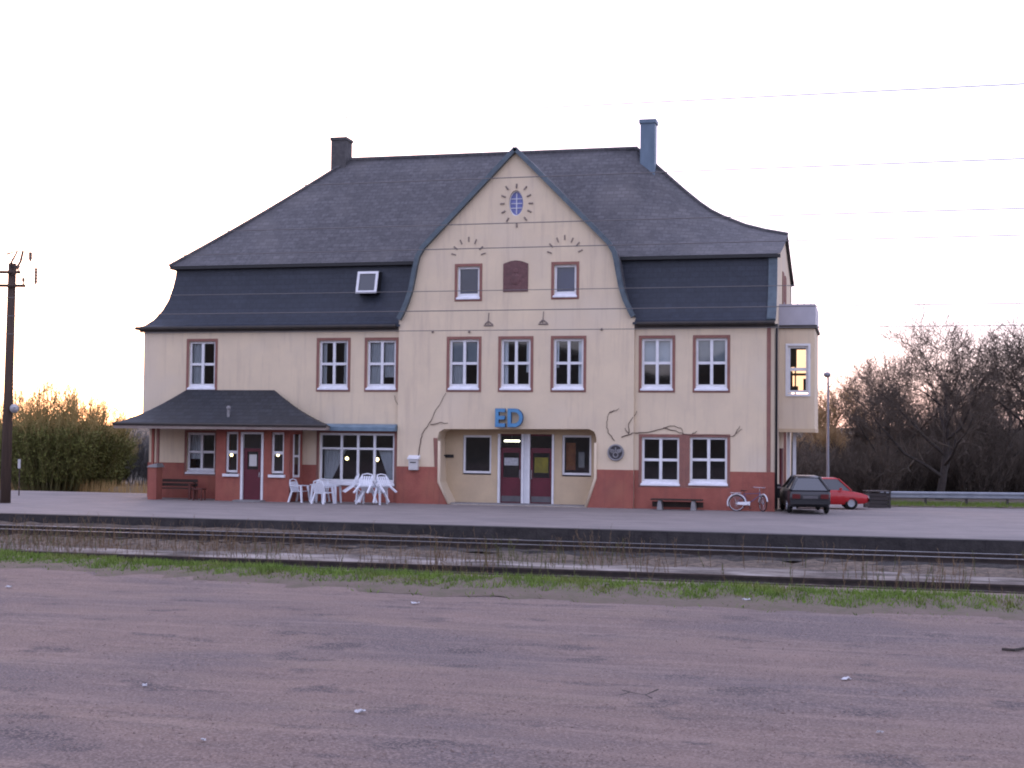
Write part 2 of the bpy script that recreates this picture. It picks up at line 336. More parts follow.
# ------------------------------------------------------------------ ground
rng = random.Random(4); nr = np.random.default_rng(7)
PE = -12.7                     # platform edge
def gz(x, y):
    z = -0.5 * smooth(1, 13, y) - 0.1 * smooth(13, 26, y)
    z += 21 * smooth(-90, -190, y) * (1 + .22 * math.sin(x * .05) + .15 * math.sin(x * .13 + 1)) if y < -90 else 0  # unseen rise behind the camera, added to keep bright sky out of window reflections
    z += 2.4 * smooth(36, 85, y) + 5 * smooth(90, 400, y) * (0.6 + .4 * math.sin(x * .004 + 1))
    return z
def sheet(name, xs, ys, zf, m, kind='structure', sm=True):
    vs = [(x, y, zf(x, y)) for y in ys for x in xs]; n = len(xs)
    fs = [(j * n + i, j * n + i + 1, (j + 1) * n + i + 1, (j + 1) * n + i) for j in range(len(ys) - 1) for i in range(n - 1)]
    return tag(link_mesh(name, vs, fs, m, None, sm), kind=kind)
gx = [-1500, -700, -500, -350, -270, -200, -170, -140, -120, -100, -80, -70, -60, -50, -40, -30, -24, -18, -12, -6, 0, 6, 9, 12, 15, 18, 24, 30, 36, 44, 52, 60, 70, 80, 100, 120, 140, 170, 200, 270, 350, 500, 700, 1500]
gy = [-700, -450, -300, -240, -200, -175, -155, -140, -125, -110, -95, -70, -50, -30, -12, -2, 0, 1, 2, 4, 6, 8, 10, 12, 14, 17, 20, 24, 28, 32, 36, 42, 50, 60, 70, 80, 90, 110, 140, 180, 240, 320, 450, 700, 1500]
sheet("ground", gx, gy, lambda x, y: (-.55 if -95 < y < -.5 else gz(x, y) - (.06 if y > 0 else .55)), "dirt")
m = MB(); m.box(-90, 90, PE, 1.0, -.5, 0); m.box(-90, -16.3, 1.0, 3.2, -.5, 0)
tag(m.build("platform", "asphalt"), kind="structure")
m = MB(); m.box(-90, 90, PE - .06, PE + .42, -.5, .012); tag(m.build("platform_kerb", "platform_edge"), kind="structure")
sheet("parking_lot", np.arange(9.3, 60.1, 1.5), list(np.arange(1.0, 24.2, 1.2)), lambda x, y: gz(x, y), "asphalt")
sheet("road", np.arange(-90, -17, 4), [5, 6.5, 8, 9.5], lambda x, y: gz(x, y) + .02, "asphalt")
def by(x, y): return -.37 + .14 * smooth(6, -4, x) * smooth(-14.2, -12.9, y) + .05 * math.sin(x * 3.1 + y * 5.3) * math.sin(x * 1.7 - y * 2.9) + rng.uniform(-.025, .025)
sheet("ballast_bed", list(np.arange(-40, 40.1, .45)), list(np.arange(-26.0, PE + .01, .33)), by, "ballast")
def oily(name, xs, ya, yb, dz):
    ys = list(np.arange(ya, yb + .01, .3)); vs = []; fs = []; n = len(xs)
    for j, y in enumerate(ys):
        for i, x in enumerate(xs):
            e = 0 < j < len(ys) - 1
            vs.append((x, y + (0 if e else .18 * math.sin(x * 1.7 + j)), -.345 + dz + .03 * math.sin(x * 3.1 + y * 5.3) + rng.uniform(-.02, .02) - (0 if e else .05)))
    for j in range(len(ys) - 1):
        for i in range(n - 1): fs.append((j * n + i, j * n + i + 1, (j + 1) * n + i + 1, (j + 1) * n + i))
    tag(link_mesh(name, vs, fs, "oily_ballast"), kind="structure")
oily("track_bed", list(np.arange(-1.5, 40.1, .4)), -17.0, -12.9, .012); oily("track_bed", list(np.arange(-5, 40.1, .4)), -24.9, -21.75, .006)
# paler trodden gravel between the two tracks
mat("pale_gravel", (.25, .215, .19), (.075, .06, .052), .95, 1.1, 12, bump=.8, bscale=30, lo=.40, hi=.60, stretch=(.5, 1, 1), c3=(.36, .32, .30), scale3=1.5)
xs = list(np.arange(-40, 40.1, .5)); vs = []; fs = []
for i, x in enumerate(xs):
    a = -21.55 + .28 * math.sin(x * .7) + rng.uniform(-.12, .12); b = -19.6 + .3 * math.sin(x * .53 + 1) + rng.uniform(-.15, .15)
    vs += [(x, a, -.36), (x, a + .25, -.305), (x, b - .3, -.30), (x, b, -.37)]
    if i: fs += [((i - 1) * 4 + k, i * 4 + k, i * 4 + k + 1, (i - 1) * 4 + k + 1) for k in range(3)]
tag(link_mesh("gravel_path", vs, fs, "pale_gravel"), kind="structure")
# grass verge and gravel lot
def vtop(x): return -24.75 + 2.0 * smooth(2, -12, x) + .12 * math.sin(x * 1.3)
def vbot(x): return float(np.interp(x, [-40, -3.67, 4.06, 7.2, 10.15, 15.4, 40], [-25.0, -27.74, -29.0, -29.2, -29.6, -29.75, -31.5])) + .16 * math.sin(x * 1.9) + .13 * math.sin(x * 4.7 + 1) + .09 * math.sin(x * 9.1)
xs = list(np.arange(-40, 40.1, .16)); vs = []; fs = []; R = [0, .12, .3, .5, .7, .85, 1, 1.12]
for i, x in enumerate(xs):
    a, b = vtop(x), vbot(x)
    for k, t in enumerate(R): vs.append((x, a + (b - a) * t, (-.42 + .42 * smooth(0, .45, t) + (rng.uniform(-.02, .035) if 0 < t < .9 else 0) + (.035 if t == 1 else -.02 if t > 1 else 0))))
    if i: fs += [((i - 1) * 8 + k, (i - 1) * 8 + k + 1, i * 8 + k + 1, i * 8 + k) for k in range(7)]
tag(link_mesh("verge", vs, fs, "verge_soil", None, True), kind="structure")
lx = list(np.arange(-40, 44.1, .35)); ly = [-75, -68, -60, -56] + list(np.arange(-54, -29.5, .3)) + [-29.2, -28.6, -27.8, -26.8, -25.8]
def lz(x, y):
    if y > vbot(x) - .2: return -.05
    return .006 * math.sin(x * 1.1 + y * .7) + .012 * math.sin(x * .37 - y * .9 + 1) + .02 * math.sin(y * 1.9 + x * .12) * math.sin(x * .31 + 2) + rng.uniform(-.004, .004)
sheet("gravel_lot", lx, ly, lz, "gravel")

# ------------------------------------------------------------------ station
XL, XR, DEP = -15.95, 9.77, 12.0
XC, GL, GR, YG = -0.11, -4.79, 4.57, -0.15
EZ = 7.02; XN = -15.62     # below the porch the corner steps in
st = thing("station_building", "two storey cream plaster railway station with red plinth, dark curved roof and tall central gable", "station", (0, 0, 0))

def wdef(u0, v0, u1, v1, y, **k):
    x0, za = XZ(u0, v0, y); x1, zb = XZ(u1, v1, y); return dict(x0=x0, x1=x1, z0=zb, z1=za, y=y, **k)
SUR = .11
def hole(w):
    s = SUR if w.get('sur', True) else .0
    return rect(w['x0'] + s, w['x1'] - s, w['z0'] + (.07 if w.get('sur', True) else 0), w['z1'] - s)
C_ = 'curtain'; B_ = 'blind'
up = [wdef(187, 340, 217, 392, 0, cur=[(0, .5, 0, 1, C_)]), wdef(317, 338, 350, 392, 0, cur=[(0, .2, 0, 1, C_), (.8, 1, 0, 1, C_)]), wdef(365, 338, 398, 392, 0, cur=[(0, .45, 0, 1, C_), (.55, 1, .2, 1, C_)]),
      wdef(447, 337, 481, 392, YG, cur=[(0, 1, .5, 1, B_), (0, .5, 0, .5, C_)]), wdef(498.5, 337, 533, 392, YG, cur=[(0, .2, 0, 1, C_), (.82, 1, .3, 1, C_)]), wdef(551, 336, 586, 392, YG, cur=[(.8, 1, 0, 1, C_), (0, .14, .4, 1, C_)]),
      wdef(639, 334, 675, 392, 0, cur=[(0, 1, .5, 1, B_)]), wdef(693, 334, 730, 392, 0, cur=[(0, 1, .5, 1, B_)])]
zt = sum(w['z1'] for w in up) / 8; zb = sum(w['z0'] for w in up) / 8
for w in up: w['z0'], w['z1'] = zb, zt
gab = [wdef(455, 264, 482, 301, YG, mull='one', cur=[(0, 1, 0, 1, 'sky_reflection')], glass='glass_upper'), wdef(551.5, 262, 579, 299, YG, mull='one', cur=[(0, 1, 0, 1, 'sky_reflection')], glass='glass_upper')]
low = [wdef(639, 434, 682, 488, 0, lowsur=1), wdef(687, 434, 730, 488, 0, lowsur=1)]
big = wdef(317, 430, 396.5, 488, 0, mull='shop')
vw = wdef(185, 430, 217, 476, 0, cur=[(0, .5, .3, 1, C_)])

def build_window(w, name="window"):
    s = SUR if w.get('sur', True) else 0; y = w['y']; x0, x1, z0, z1 = w['x0'], w['x1'], w['z0'], w['z1']
    a0, a1, b1 = x0 + s, x1 - s, z1 - s; b0 = z0 + (.22 if w.get('sur', True) else .06)
    F = MB(); t = .085; fy0, fy1 = y + .09, y + .16
    F.box(a0, a0 + t, fy0, fy1, b0, b1); F.box(a1 - t, a1, fy0, fy1, b0, b1); F.box(a0 + t, a1 - t, fy0, fy1, b0, b0 + t); F.box(a0 + t, a1 - t, fy0, fy1, b1 - t, b1)
    mu = w.get('mull', 'cross')
    if mu == 'cross':
        zm = b0 + (b1 - b0) * .49; xm = (a0 + a1) / 2
        F.box(xm - .055, xm + .055, fy0 - .015, fy1, b0 + t, b1 - t)
        F.box(a0 + t, xm - .055, fy0, fy1, zm - .05, zm + .05); F.box(xm + .055, a1 - t, fy0, fy1, zm - .05, zm + .05)
    elif mu == 'two':
        zm = b0 + (b1 - b0) * .5; F.box(a0 + t, a1 - t, fy0, fy1, zm - .06, zm + .06)
    elif mu == 'shop':
        zm = b0 + (b1 - b0) * .68; W = a1 - a0
        for q in (.29, .51, .73): F.box(a0 + W * q - .05, a0 + W * q + .05, fy0 - .012, fy1, b0 + t, b1 - t)
        e = [0] + [.29, .51, .73] + [1]
        for i in range(4):
            F.box(a0 + W * e[i] + (.05 if i else t), a0 + W * e[i + 1] - (.05 if i < 3 else t), fy0, fy1, zm - .04, zm + .04)
    wo = F.build(name, "white_paint", st)
    P = MB(); P.quad((a0 + .02, y + .125, b0 + .02), (a1 - .02, y + .125, b0 + .02), (a1 - .02, y + .125, b1 - .02), (a0 + .02, y + .125, b1 - .02)); P.build("pane", w.get('glass', "glass"), wo)
    if w.get('sur', True):
        S = MB(); c = x0, x1
        S.box(x0, a0 - .003, y - .022, y + .02, z0, z1); S.box(a1 + .003, x1, y - .022, y + .02, z0, z1); S.box(a0 - .003, a1 + .003, y - .022, y + .02, b1 + .003, z1); S.box(a0 - .003, a1 + .003, y - .02, y + .02, z0 - .0, z0 + .065)
        S.build("surround", "red_trim", wo)
        L = MB(); L.hexa([(a0 - .04, y - .07, z0 + .07), (a1 + .04, y - .07, z0 + .07), (a1 - .005, y + .088, z0 + .075), (a0 + .005, y + .088, z0 + .075)],
                         [(a0 - .04, y - .07, z0 + .12), (a1 + .04, y - .07, z0 + .12), (a1 - .005, y + .088, z0 + .22), (a0 + .005, y + .088, z0 + .22)]); L.build("sill", "white_sill", wo)
    for (fa, fb, fc, fd, mm) in w.get('cur', []):
        K = MB(); W = a1 - a0; H = b1 - b0; xa, xb, za, zb_ = a0 + W * fa, a0 + W * fb, b0 + H * fc, b0 + H * fd
        n = max(2, int((xb - xa) / .05)); yy = y + .24
        for i in range(n):
            p = xa + (xb - xa) * i / n; q = xa + (xb - xa) * (i + 1) / n; o = .02 if mm == C_ else 0
            K.quad((p, yy + o * (i % 2), za), (q, yy + o * ((i + 1) % 2), za), (q, yy + o * ((i + 1) % 2), zb_), (p, yy + o * (i % 2), zb_))
        K.build("curtain" if mm in (C_, "room") else "blind_and_reflection", mm, wo)  # blue sheets carry a painted sky reflection; room-coloured ones are added dark patches
    return wo

# walls
wall_sheet("wall", "plaster", [(XN, -.1), (GL, -.1), (GL, EZ), (XL, EZ), (XL, 2.92), (XN, 2.92)], [(hole(w), .22) for w in (up[0], up[1], up[2], vw)] + [(rect(big['x0'] + SUR, big['x1'] - SUR, big['z0'] + .07, big['z1'] - SUR), .25)], 0, st)
half = [(0, 13.78), (3.72, 10.02), (3.93, 9.66), (4.03, 9.25), (4.10, 8.85), (4.2, 8.35), (4.36, 7.85), (4.58, 7.38), (4.68, 7.2)]
ent_px = [(449, 507), (439, 482), (437.5, 438), (439, 432), (444, 429), (589, 429), (594.5, 432), (596.5, 438), (595.5, 478), (586, 507)]
ent = [XZ(u, v, YG) for u, v in ent_px]; ent[0] = (ent[0][0], 0.003); ent[-1] = (ent[-1][0], 0.003)
oval = [(XC + .02 + .29 * math.cos(t), 11.68 + .50 * math.sin(t)) for t in np.linspace(0, 2 * math.pi, 25)[:-1]]
outer = [(GL, -.1), (GR, -.1), (GR, 7.2)] + [(XC + dx, z) for dx, z in half[-2:0:-1]] + [(XC, 13.78)] + [(XC - dx, z) for dx, z in half[1:-1]] + [(GL, 7.2)]
wall_sheet("gable_wall", "plaster", outer, [(hole(w), .22) for w in up[3:6] + gab] + [(ent, 1.0), (oval, .2)], YG, st)
for x in (GL, GR): m = MB(); m.quad((x, YG, -.1), (x, .3, -.1), (x, .3, 7.2), (x, YG, 7.2)); m.build("gable_return", "plaster", st)
wall_sheet("wall", "plaster", [(GR, -.1), (XR, -.1), (XR, EZ), (GR, EZ)], [(hole(w), .22) for w in up[6:8] + low], 0, st)
for w in up + gab + low + [vw, big]: build_window(w)
# plinth, 4 cm proud of the plaster
PZ = 1.44
def plinth(poly, y, yb): MB().prism_y(poly, y, yb).build("plinth", "red_brick", st)
bx0, bx1, bz = big['x0'], big['x1'], big['z0']
plinth([(XN - .03, -.1), (GL - .002, -.1), (GL - .002, PZ), (bx1 + .004, PZ), (bx1 + .004, bz - .004), (bx0 - .004, bz - .004), (bx0 - .004, PZ), (vw['x1'] + .004, PZ), (vw['x1'] + .004, vw['z0'] - .004), (vw['x0'] - .004, vw['z0'] - .004), (vw['x0'] - .004, PZ), (XN - .03, PZ)], -.04, -.002)
def ex(z, side):   # entrance jamb at height z
    P = ent[:3] if side < 0 else ent[-1:-4:-1]
    return float(np.interp(z, [P[0][1], P[1][1], P[2][1]], [P[0][0], P[1][0], P[2][0]]))
plinth([(GL - .01, -.1), (ex(0, -1), -.1), (ex(0, -1), 0), (ent[1][0], ent[1][1]), (ex(PZ, -1), PZ), (GL - .01, PZ)], YG - .04, YG - .002)
plinth([(ex(0, 1), -.1), (GR + .01, -.1), (GR + .01, PZ), (ex(PZ, 1), PZ), (ent[-2][0], ent[-2][1]), (ex(0, 1), 0)], YG - .04, YG - .002)
l0, l1 = low
plinth([(GR + .012, -.1), (XR + .03, -.1), (XR + .03, PZ), (l1['x1'] + .004, PZ), (l1['x1'] + .004, l1['z0'] - .004), (l0['x0'] - .004, l0['z0'] - .004), (l0['x0'] - .004, PZ), (GR + .012, PZ)], -.04, -.002)
m = MB(); m.box(l0['x1'] + .004, l1['x0'] - .004, -.018, -.001, l0['z0'], l0['z1']); m.build("surround", "red_trim", st)
# red trims: entrance jambs and the strip by the right corner
m = MB(); m.prism_y([(ex(PZ, -1), PZ + .002), (ent[2][0], ent[2][1]), (ent[2][0] - .16, ent[2][1]), (ex(PZ, -1) - .16, PZ + .002)], YG - .022, YG - .001); m.build("entrance_trim", "red_trim", st)
m = MB(); m.box(9.50, 9.64, -.03, -.001, PZ + .003, EZ - .02); m.build("corner_strip", "red_trim", st)
for s in (-1, 1):   # cream roll along the slanted foot of each jamb
    P = ent[:2] if s < 0 else [ent[-1], ent[-2]]
    m = MB(); m.tube([(P[0][0], YG - .03, .02), (P[1][0], YG - .03, P[1][1]), (P[1][0], YG - .03, 2.45)], .06, 8); m.build("jamb_moulding", "plaster", st, True)
# other walls
m = MB(); m.quad((XL, 0, 2.92), (XL, DEP, 2.92), (XL, DEP, EZ), (XL, 0, EZ)); m.quad((XL, 0, 2.92), (XL, DEP, 2.92), (XN, DEP, 2.92), (XN, 0, 2.92)); m.quad((XN, 0, -.3), (XN, DEP, -.6), (XN, DEP, 2.92), (XN, 0, 2.92)); m.build("side_wall", "plaster", st)
m = MB(); m.quad((XL, DEP, -.6), (XR, DEP, -.6), (XR, DEP, EZ), (XL, DEP, EZ)); m.build("back_wall", "plaster", st)
m = MB(); m.quad((XL + .1, 4.2, 0), (XR - .1, 4.2, 0), (XR - .1, 4.2, 9), (XL + .1, 4.2, 9)); m.quad((XL + .1, .3, 3.35), (XR - .1, .3, 3.35), (XR - .1, 4.2, 3.35), (XL + .1, 4.2, 3.35)); m.quad((XL + .1, .3, 7.0), (XR - .1, .3, 7.0), (XR - .1, 4.2, 7.0), (XL + .1, 4.2, 7.0)); m.build("interior_wall", "room", st)

# ---- roof: flared lower skirt all round, hipped upper roof
prof = [(-.22, 6.93), (-.20, 7.0), (.02, 7.10), (.28, 7.36), (.52, 7.75), (.70, 8.2), (.83, 8.75), (.90, 9.2), (.92, 9.52)]
n = len(prof); V = []; fs = []
hwz = lambda z: float(np.interp(z, [q[1] for q in half[::-1]], [q[0] for q in half[::-1]])) - .06
for o, z in prof: V += [(XR, o, z), (XC + hwz(z), o, z), (XC - hwz(z), o, z), (XL + o, o, z), (XL + o, DEP - o, z), (XR, DEP - o, z)]
for i in range(n - 1):
    for k in (0, 2, 3, 4): fs.append((i * 6 + k, i * 6 + k + 1, (i + 1) * 6 + k + 1, (i + 1) * 6 + k))
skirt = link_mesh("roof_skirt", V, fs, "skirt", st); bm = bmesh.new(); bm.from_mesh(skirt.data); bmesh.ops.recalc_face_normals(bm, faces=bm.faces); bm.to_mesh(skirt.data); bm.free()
for P in ([(XR + .02, -.24, 6.95), (GR + .1, -.24, 6.95)], [(GL - .1, -.24, 6.95), (XL - .24, -.24, 6.95), (XL - .24, DEP + .24, 6.95)]): m = MB(); m.tube(P, .075, 8); m.build("gutter", "gutter", st)
for a, b in ((XL - .14, GL), (GR, XR + .03)): m = MB(); m.box(a, b, -.15, .0, 6.80, 6.93); m.build("eave_board", "gutter", st)
# upper roof
OU, EU = .70, 9.62
rpx = [(637, 149), (650, 161), (668, 177), (684, 191), (700, 204), (711, 211.5), (722, 217), (745, 226), (765, 231), (783, 235)]
RC = [XZ(u, v, 6) for u, v in rpx]; RL = (-9.29, 14.91); RC[-1] = (XR + .16, 11.06)
cols = [(RL[0] + (RC[0][0] - RL[0]) * i / 10, 14.91 - .0 * i) for i in range(10)] + RC
V = []; fs = []; K = 6
xe0, xe1 = XL + OU, XR + .16
for i, (x, z) in enumerate(cols):
    t = i / (len(cols) - 1)
    xe = xe0 + (RL[0] - xe0) * 0 if i == 0 else x if x > RL[0] + .5 else x
    for k in range(-K, K + 1):
        q = abs(k) / K; lift = -.06 * math.sin(q * math.pi) * 1.0
        yy = 6 + (6 - OU) * k / K; zz = z + (EU - z) * q + (lift if q < 1 else 0)
        V.append((x, yy, zz))
N = 2 * K + 1
for i in range(len(cols) - 1):
    for k in range(N - 1): fs.append((i * N + k, (i + 1) * N + k, (i + 1) * N + k + 1, i * N + k + 1))
# left: front and back triangles plus the hip face
b = len(V); HS = 8
hipc = []
for s in (-1, 1):   # the two hip lines with a slight sag
    row = []
    for j in range(HS + 1):
        q = j / HS; row.append((RL[0] + (xe0 - RL[0]) * q, 6 + s * (6 - OU) * q, RL[1] + (EU - RL[1]) * q - .10 * math.sin(q * math.pi)))
    hipc.append(row)
for s, row in ((-1, hipc[0]), (1, hipc[1])):
    kk = [0 + (K - j) if s < 0 else K + j for j in range(K + 1)]   # column of the main field at x = RL.x, from ridge to eave
    b = len(V); V += row
    fld = [V[k] for k in kk]
    # rows: connect hip point q to field point q
    b2 = len(V)
    for j in range(HS + 1):
        q = j / HS; a = q * K; i0 = min(K - 1, int(a)); f = a - i0; P = [fld[i0][c] * (1 - f) + fld[i0 + 1][c] * f for c in range(3)]; V.append(tuple(P))
    for j in range(HS): fs.append((b + j, b + j + 1, b2 + j + 1, b2 + j))
b = len(V); V += hipc[0] + hipc[1]
for j in range(HS): fs.append((b + j, b + j + 1, b + HS + 1 + j + 1, b + HS + 1 + j))
roof = link_mesh("roof", V, fs, "slate", st, False); bm = bmesh.new(); bm.from_mesh(roof.data); bmesh.ops.remove_doubles(bm, verts=bm.verts, dist=.002); bmesh.ops.recalc_face_normals(bm, faces=bm.faces); bm.to_mesh(roof.data); bm.free()
for p in roof.data.polygons: p.use_smooth = True
m = MB()   # fascia board under the upper eave
m.box(xe0 + .02, xe1, OU + .01, OU + .24, EU - .13, EU - .012); m.box(xe0 + .02, xe0 + .25, OU + .24, DEP - OU, EU - .13, EU - .012); m.box(xe0 + .25, xe1, DEP - OU - .2, DEP - OU, EU - .13, EU - .012)
m.build("eave_board", "black_metal", st)
m = MB(); m.tube([(RL[0], 6, 14.93), (RC[0][0], 6, 14.91)] + [(x, 6, z + .02) for x, z in RC[1:]], .09, 6); m.tube([(p[0], p[1], p[2] + .02) for p in hipc[0]], .07, 6); m.build("ridge_cap", "slate", st)
# right end gable with its bell shaped verges
def bell(y0, s):
    return [(y0 + s * (o + .02), z) for o, z in prof]
gp_f = bell(0, 1); gp_b = bell(DEP, -1)
V = [(XR + .01, y, z) for y, z in [(0, -.2)] + gp_f[2:] + [(6, 11.0)] + gp_b[:1:-1] + [(DEP, -.6)]]
link_mesh("end_wall", V, [tuple(range(len(V)))], "plaster", st)
for P, s in ((gp_f, 1), (gp_b, -1)):
    m = MB()
    for (ya, za), (yb, zb_) in zip(P[1:-1], P[2:]):
        d = Vector((yb - ya, zb_ - za)).normalized(); nx, nz = -d.y * s, d.x * s
        o = .10
        m.hexa([(XR - .28, ya, za), (XR + .05, ya, za), (XR + .05, yb, zb_), (XR - .28, yb, zb_)], [(XR - .28, ya + nx * o, za + nz * o), (XR + .05, ya + nx * o, za + nz * o), (XR + .05, yb + nx * o, zb_ + nz * o), (XR - .28, yb + nx * o, zb_ + nz * o)])
    m.build("verge_flashing", "sheet_metal", st)
for u in (0, 1): m = MB(); m.box(XR + .012, XR + .05, 4.6 + u * 1.6, 5.5 + u * 1.6, 8.0, 9.4); m.build("end_window", "red_trim", st)
# central gable roof and verge
hp = [(XC + dx, z + .03) for dx, z in half[::-1]]; hp2 = [(XC - dx, z + .03) for dx, z in half[1:]]
prof_g = hp + hp2; V = []; fs = []
for y in (YG - .16, 6.0): V += [(x, y, z) for x, z in prof_g]
k = len(prof_g); fs = [(i, i + 1, k + i + 1, k + i) for i in range(k - 1)]
link_mesh("gable_roof", V, fs, "slate", st)
m = MB()
def offs(P, o):
    out = []
    for i, p in enumerate(P):
        a = Vector(P[max(0, i - 1)]); b = Vector(P[min(len(P) - 1, i + 1)]); d = (b - a).normalized(); nrm = Vector((d.y, -d.x)); out.append((p[0] + nrm.x * o, p[1] + nrm.y * o))
    return out
for P, s in ((hp, 1), ([(XC, 13.81)] + hp2, 1)):
    A = offs(P, .06); B = offs(P, -.12)
    if P is hp: pass
    for i in range(len(P) - 1):
        m.hexa([(A[i][0], YG - .2, A[i][1]), (A[i + 1][0], YG - .2, A[i + 1][1]), (B[i + 1][0], YG - .2, B[i + 1][1]), (B[i][0], YG - .2, B[i][1])],
               [(A[i][0], YG + .02, A[i][1]), (A[i + 1][0], YG + .02, A[i + 1][1]), (B[i + 1][0], YG + .02, B[i + 1][1]), (B[i][0], YG + .02, B[i][1])])
m.build("gable_verge", "sheet_metal", st)
# chimneys, antenna, skylight
m = MB(); m.box(-10.05, -9.35, 5.6, 6.4, 14.2, 15.74); m.box(-10.09, -9.31, 5.56, 6.44, 15.74, 15.87); ch = m.build("chimney", "chimney_brick", st)
m = MB(); m.tube([(-9.5, 6, 15.9), (-9.48, 6, 16.85)], .018, 5); m.build("antenna", "black_metal", ch)
m = MB(); m.box(3.84, 4.46, 5.5, 6.1, 13.0, 15.86); m.box(3.79, 4.51, 5.45, 6.15, 15.86, 16.02); m.build("chimney", "zinc", st)
sx0, sx1 = -6.78, -5.9
m = MB(); m.hexa([(sx0, .30, 8.32), (sx1, .30, 8.32), (sx1, .95, 8.32), (sx0, .95, 8.32)], [(sx0, .55, 9.22), (sx1, .55, 9.22), (sx1, 1.0, 9.22), (sx0, 1.0, 9.22)]); sk = m.build("skylight", "black_metal", st)
def sp(x, t, o=.0): return (x, .30 + .25 * t - .012 - o, 8.32 + .9 * t)
m = MB()
for xa, xb, ta, tb in ((sx0, sx0 + .1, 0, 1), (sx1 - .1, sx1, 0, 1), (sx0 + .1, sx1 - .1, 0, .12), (sx0 + .1, sx1 - .1, .89, 1)):
    m.hexa([sp(xa, ta), sp(xb, ta), sp(xb, tb), sp(xa, tb)], [sp(xa, ta, .05), sp(xb, ta, .05), sp(xb, tb, .05), sp(xa, tb, .05)])
m.build("frame", "white_paint", sk)
m = MB(); m.quad(sp(sx0 + .1, .12, .01), sp(sx1 - .1, .12, .01), sp(sx1 - .1, .89, .01), sp(sx0 + .1, .89, .01)); m.build("pane", "carglass", sk)
# oval window and reliefs on the gable
m = MB()
NV = 24
for i in range(NV):
    a, b = 2 * math.pi * i / NV, 2 * math.pi * (i + 1) / NV
    def op(t, k, y): return (XC + .02 + .29 * k * math.cos(t), y, 11.68 + .50 * k * math.sin(t))
    m.hexa([op(a, 1, YG + .1), op(b, 1, YG + .1), op(b, .9, YG + .1), op(a, .9, YG + .1)], [op(a, 1, YG + .16), op(b, 1, YG + .16), op(b, .9, YG + .16), op(a, .9, YG + .16)])
m.box(XC + .005, XC + .035, YG + .1, YG + .15, 11.28, 12.08)
for z in (11.5, 11.68, 11.86): m.box(XC - .2, XC + .24, YG + .102, YG + .148, z - .012, z + .012)
ow = m.build("oval_window", "white_paint", st)
m = MB(); m.add([op(2 * math.pi * i / NV, .9, YG + .125) for i in range(NV)], [tuple(range(NV))]); m.build("pane", "pane_blue", ow)
def dash(m, u, v, ang, L, w=.035):
    x, z = XZ(u, v, YG); c, s_ = math.cos(ang) * L / 2, math.sin(ang) * L / 2; m.tube([(x - c, YG - .012, z - s_), (x + c, YG - .012, z + s_)], w, 5)
for px, py in [(500, 205), (465, 212), (532, 212), (452, 243), (545, 240), (448, 270), (552, 268), (452, 300), (547, 297), (467, 328), (532, 325), (500, 348)]:
    u, v = 380 + px / 3.657, 130 + py / 3.657; x, z = XZ(u, v, YG); m = MB(); dash(m, u, v, math.atan2((z - 11.68) * .8, x - XC - .02), .17); m.build("sunray_relief", "relief", st)
for pts in ([(270, 455), (277, 432), (297, 410), (325, 400), (350, 408), (370, 432), (378, 453)], [(620, 448), (626, 422), (650, 402), (676, 393), (703, 403), (724, 417), (733, 442)]):
    cx = sum(p[0] for p in pts) / 7; cy_ = 470
    for px, py in pts: m = MB(); dash(m, 380 + px / 3.657, 130 + py / 3.657, math.atan2(-(py - cy_), px - cx), .19, .028); m.build("arch_relief", "relief", st)
for px, py in ((397, 690), (597, 685)):
    m = MB(); u, v = 380 + px / 3.657, 130 + py / 3.657; dash(m, u, v, 1.5, .45, .022); dash(m, u - 1.8, v + 4, .7, .18, .03); dash(m, u + 2.2, v + 4.5, 2.5, .2, .03); dash(m, u + .2, v + 6.8, 0, .38, .03); m.build("sprout_relief", "relief", st)
for px, py in ((193, 738), (811, 729), (327, 738)):
    x, z = XZ(380 + px / 3.657, 130 + py / 3.657, YG); m = MB(); m.ball((x, YG - .02, z), .05); m.build("wall_stud", "relief", st)
x0, z1 = XZ(503.5, 264, YG); x1, z0 = XZ(528, 291.5, YG)
m = MB(); pl = [(x0, z0), (x1, z0), (x1, z1)] + [(x0 + (x1 - x0) * (1 - t), z1 + .13 * math.sin(math.pi * t)) for t in (.15, .3, .5, .7, .85)] + [(x0, z1)]
m.prism_y(pl, YG - .03, YG - .001); xm, zm = (x0 + x1) / 2, (z0 + z1) / 2
m.ball((xm, YG - .03, zm - .05), .2, .04, .24); m.ball((xm, YG - .03, zm + .26), .1, .035, .1); m.build("plaque", "plaque", st)

# ---- entrance hall
YB = YG + 1.0
def ew(u0, v0, u1, v1): x0, za = XZ(u0, v0, YB); x1, zb = XZ(u1, v1, YB); return dict(x0=x0, x1=x1, z0=zb, z1=za, y=YB, sur=False, mull='none')
ewl, ewr = ew(463, 435, 491, 475), ew(562, 435, 591, 477)
d1 = (XZ(499, 436, YB)[0], XZ(522.5, 436, YB)[0]); d2 = (XZ(529.5, 436, YB)[0], XZ(553.5, 436, YB)[0]); DT = XZ(520, 434, YB)[1]
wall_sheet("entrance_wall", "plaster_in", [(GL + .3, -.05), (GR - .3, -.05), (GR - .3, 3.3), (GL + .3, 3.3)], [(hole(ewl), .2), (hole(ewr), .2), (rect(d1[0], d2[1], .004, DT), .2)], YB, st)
for w in (ewl, ewr): build_window(w)
m = MB(); m.box(ewr['x0'] + .12, ewr['x0'] + .5, YB + .23, YB + .24, ewr['z0'] + .25, ewr['z1'] - .3); m.build('poster', 'orange_poster', st)
m = MB(); m.box(ewr['x0'] + .62, ewr['x0'] + .85, YB + .23, YB + .24, ewr['z0'] + .35, ewr['z0'] + .95); m.build('notice', 'stone_grey', st)
m = MB()
